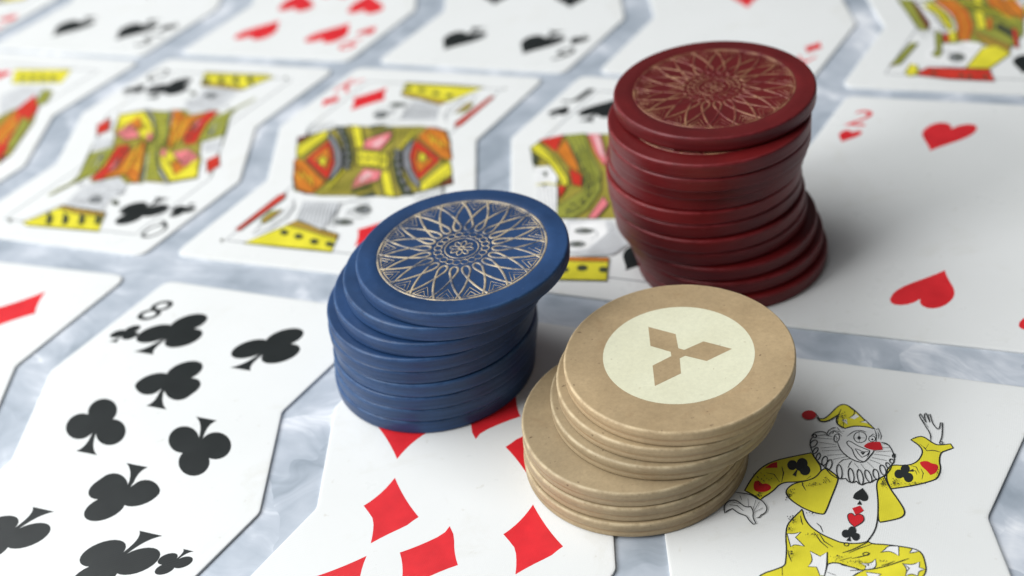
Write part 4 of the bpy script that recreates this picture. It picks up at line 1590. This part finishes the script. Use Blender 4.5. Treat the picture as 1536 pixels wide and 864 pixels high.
def tracery_mesh(name, mat, base_z):
    """gilt line pattern pressed into the face: ring, sixteen looped strands, scallops, rosette"""
    verts, faces = [], []
    def ridge(pts, w=0.00044, h=0.00010, closed=False):
        P = [Vector((p[0], p[1])) for p in pts]; n = len(P); n0 = len(verts)
        for i in range(n):
            a = P[(i - 1) % n] if (closed or i > 0) else P[i]; b = P[(i + 1) % n] if (closed or i < n - 1) else P[i]
            d = (b - a).normalized(); nn = Vector((-d.y, d.x)) * w / 2
            for q, z in ((nn, 0), (nn * .5, h), (nn * -.5, h), (-nn, 0)):
                verts.append((P[i].x + q.x, P[i].y + q.y, base_z + z))
        for i in range(n if closed else n - 1):
            j = (i + 1) % n
            for q in range(3): faces.append((n0 + 4 * i + q, n0 + 4 * i + q + 1, n0 + 4 * j + q + 1, n0 + 4 * j + q))
    R1 = 0.79 * CR
    pol = lambda r, a: (r * math.cos(a), r * math.sin(a))
    ridge([pol(R1, 2 * math.pi * i / 160) for i in range(160)], 0.00044, 0.00010, True)
    N = 20; st = 2 * math.pi / N
    for i in range(N):
        a0 = st * (i + 0.35)
        half = [(1.0, 0.60), (0.90, 0.43), (0.80, 0.27), (0.70, 0.11), (0.62, -0.03), (0.55, -0.155), (0.50, -0.27), (0.44, -0.33), (0.395, -0.24), (0.378, 0.0)]
        # Catmull-Rom through the strand and its mirror image
        full = half + [(r, -a) for r, a in reversed(half[:-1])]
        C = [Vector(pol(R1 * r * 0.985, a0 + a * st)) for r, a in full]
        pts = []
        for k in range(len(C) - 1):
            p0, p1, p2, p3 = C[max(k - 1, 0)], C[k], C[k + 1], C[min(k + 2, len(C) - 1)]
            for t_ in (0, .33, .66):
                pts.append(0.5 * ((2 * p1) + (-p0 + p2) * t_ + (2 * p0 - 5 * p1 + 4 * p2 - p3) * t_ ** 2 + (-p0 + 3 * p1 - 3 * p2 + p3) * t_ ** 3))
        pts.append(C[-1]); ridge(pts)
        for f_, r_ in ((0.34, 0.80), (0.20, 0.88)):
            ridge([pol(R1 * .965, a0 - f_ * st), pol(R1 * r_, a0), pol(R1 * .965, a0 + f_ * st), pol(R1 * .965, a0 - f_ * st)], 0.00022, 0.00005)
        for k in range(7):
            r_ = 0.90 + 0.012 * k
        a1 = a0 + st * .5
        ridge([pol(R1 * .975, a1 - .10 * st), pol(R1 * .93, a1), pol(R1 * .975, a1 + .10 * st)], 0.0002, 0.00005)
        # scallops
        c = Vector(pol(R1 * 0.285, a0))
        ridge([(c.x + R1 * .047 * math.cos(q), c.y + R1 * .047 * math.sin(q)) for q in [2 * math.pi * j / 12 for j in range(12)]], 0.0002, 0.00005, True)
    ridge([pol(R1 * .20, 2 * math.pi * i / 60) for i in range(60)], 0.00022, 0.00006, True)
    for i in range(8):
        a = 2 * math.pi * i / 8
        c = Vector(pol(R1 * .088, a)); d = Vector(pol(1, a)); e = Vector((-d.y, d.x))
        ridge([c + d * R1 * .055 * math.cos(q) + e * R1 * .030 * math.sin(q) for q in [2 * math.pi * j / 12 for j in range(12)]], 0.00022, 0.00006, True)
    ridge([pol(R1 * .028, 2 * math.pi * i / 12) for i in range(12)], 0.0003, 0.00007, True)
    me = mesh(name, verts, faces); me.materials.append(mat)
    return me
BLUE_ME, CT_ = chip_mesh('blue_chip', True, M['blue'])
RED_ME, _ = chip_mesh('red_chip', True, M['red'])
TAN_ME, _ = chip_mesh('tan_chip', False, M['tan'])
TR_BLUE = tracery_mesh('gilt_tracery', M['gilt_blue'], CT_ - 0.00012)
TR_RED = tracery_mesh('gilt_tracery', M['gilt_red'], CT_ - 0.00012)
ORD = ['bottom', 'second', 'third', 'fourth', 'fifth', 'sixth', 'seventh', 'eighth', 'ninth', 'tenth', 'eleventh', 'twelfth']
random.seed(5)
def stack(colour, me, centres, tracery=None, spin_top=0.0, shown=(1,)):
    n = len(centres); tops = []
    for k, (x, y) in enumerate(centres):
        o = link('poker_chip', me)
        o.location = (x * S, y * S, CT + 0.00002 + k * TH)
        o.rotation_euler = (0, 0, spin_top if k == n - 1 else random.uniform(0, 6.28))
        if k == n - 1: lab = f'topmost {colour} poker chip, its whole face showing'
        elif k == 0: lab = f'bottom {colour} poker chip of its stack, resting on the cards'
        else: lab = f'{ORD[k]} {colour} poker chip from the bottom of its stack'
        tag(o, lab, 'poker chip', f'stack of {colour} poker chips')
        if tracery and (n - k) in shown: link('gilt_tracery', tracery, o)
        tops.append(o)
    return tops
stack('blue', BLUE_ME, [(.799, -1.240), (.809, -1.242), (.820, -1.2458), (.8305, -1.2454), (.826, -1.245), (.838, -1.252), (.870, -1.238), (.910, -1.222), (.965, -1.212)], TR_BLUE, 0.05, (1, 2, 3, 4))
stack('red', RED_ME, [(1.6925, -.413), (1.673, -.399), (1.6486, -.392), (1.610, -.385), (1.604, -.390), (1.5915, -.380), (1.5895, -.382), (1.5972, -.3745), (1.6136, -.395), (1.629, -.4328), (1.630, -.4348), (1.635, -.357)], TR_RED, 0.2, (1, 2))
tans = stack('tan', TAN_ME, [(1.6085, -1.535), (1.6094, -1.525), (1.6103, -1.5196), (1.6904, -1.4505), (1.710, -1.430), (1.7358, -1.416)], None, math.radians(18), ())
# cream inlay with the three-diamond emblem on the top tan chip
def inlay(chip):
    n = 96; r = 0.652 * CR; z = CT_ + 0.000012
    v = [(r * math.cos(2 * math.pi * i / n), r * math.sin(2 * math.pi * i / n), z) for i in range(n)]
    d = link('inlay', mesh('inlay', v, [tuple(range(n))]), chip, [M['cream']])
    v, f = [], []
    L = 0.462 * CR; h = L / 2; w = L / math.sqrt(3) / 2
    for k in range(3):
        a = 2 * math.pi * k / 3; c, s_ = math.cos(a), math.sin(a); n0 = len(v)
        for x, y in ((-0.018 * CR, 0), (h, -w), (L, 0), (h, w)):
            v.append((x * c - y * s_, x * s_ + y * c, z + 0.000010 + 0.000002 * k))
        f.append((n0, n0 + 1, n0 + 2, n0 + 3))
    n0 = len(v)
    for k in range(3):
        a = 2 * math.pi * k / 3; v.append((0.125 * CR * math.cos(a), 0.125 * CR * math.sin(a), z + 0.000018))
    f.append((n0, n0 + 1, n0 + 2))
    link('emblem', mesh('emblem', v, f), d, [M['tan']])
inlay(tans[-1])
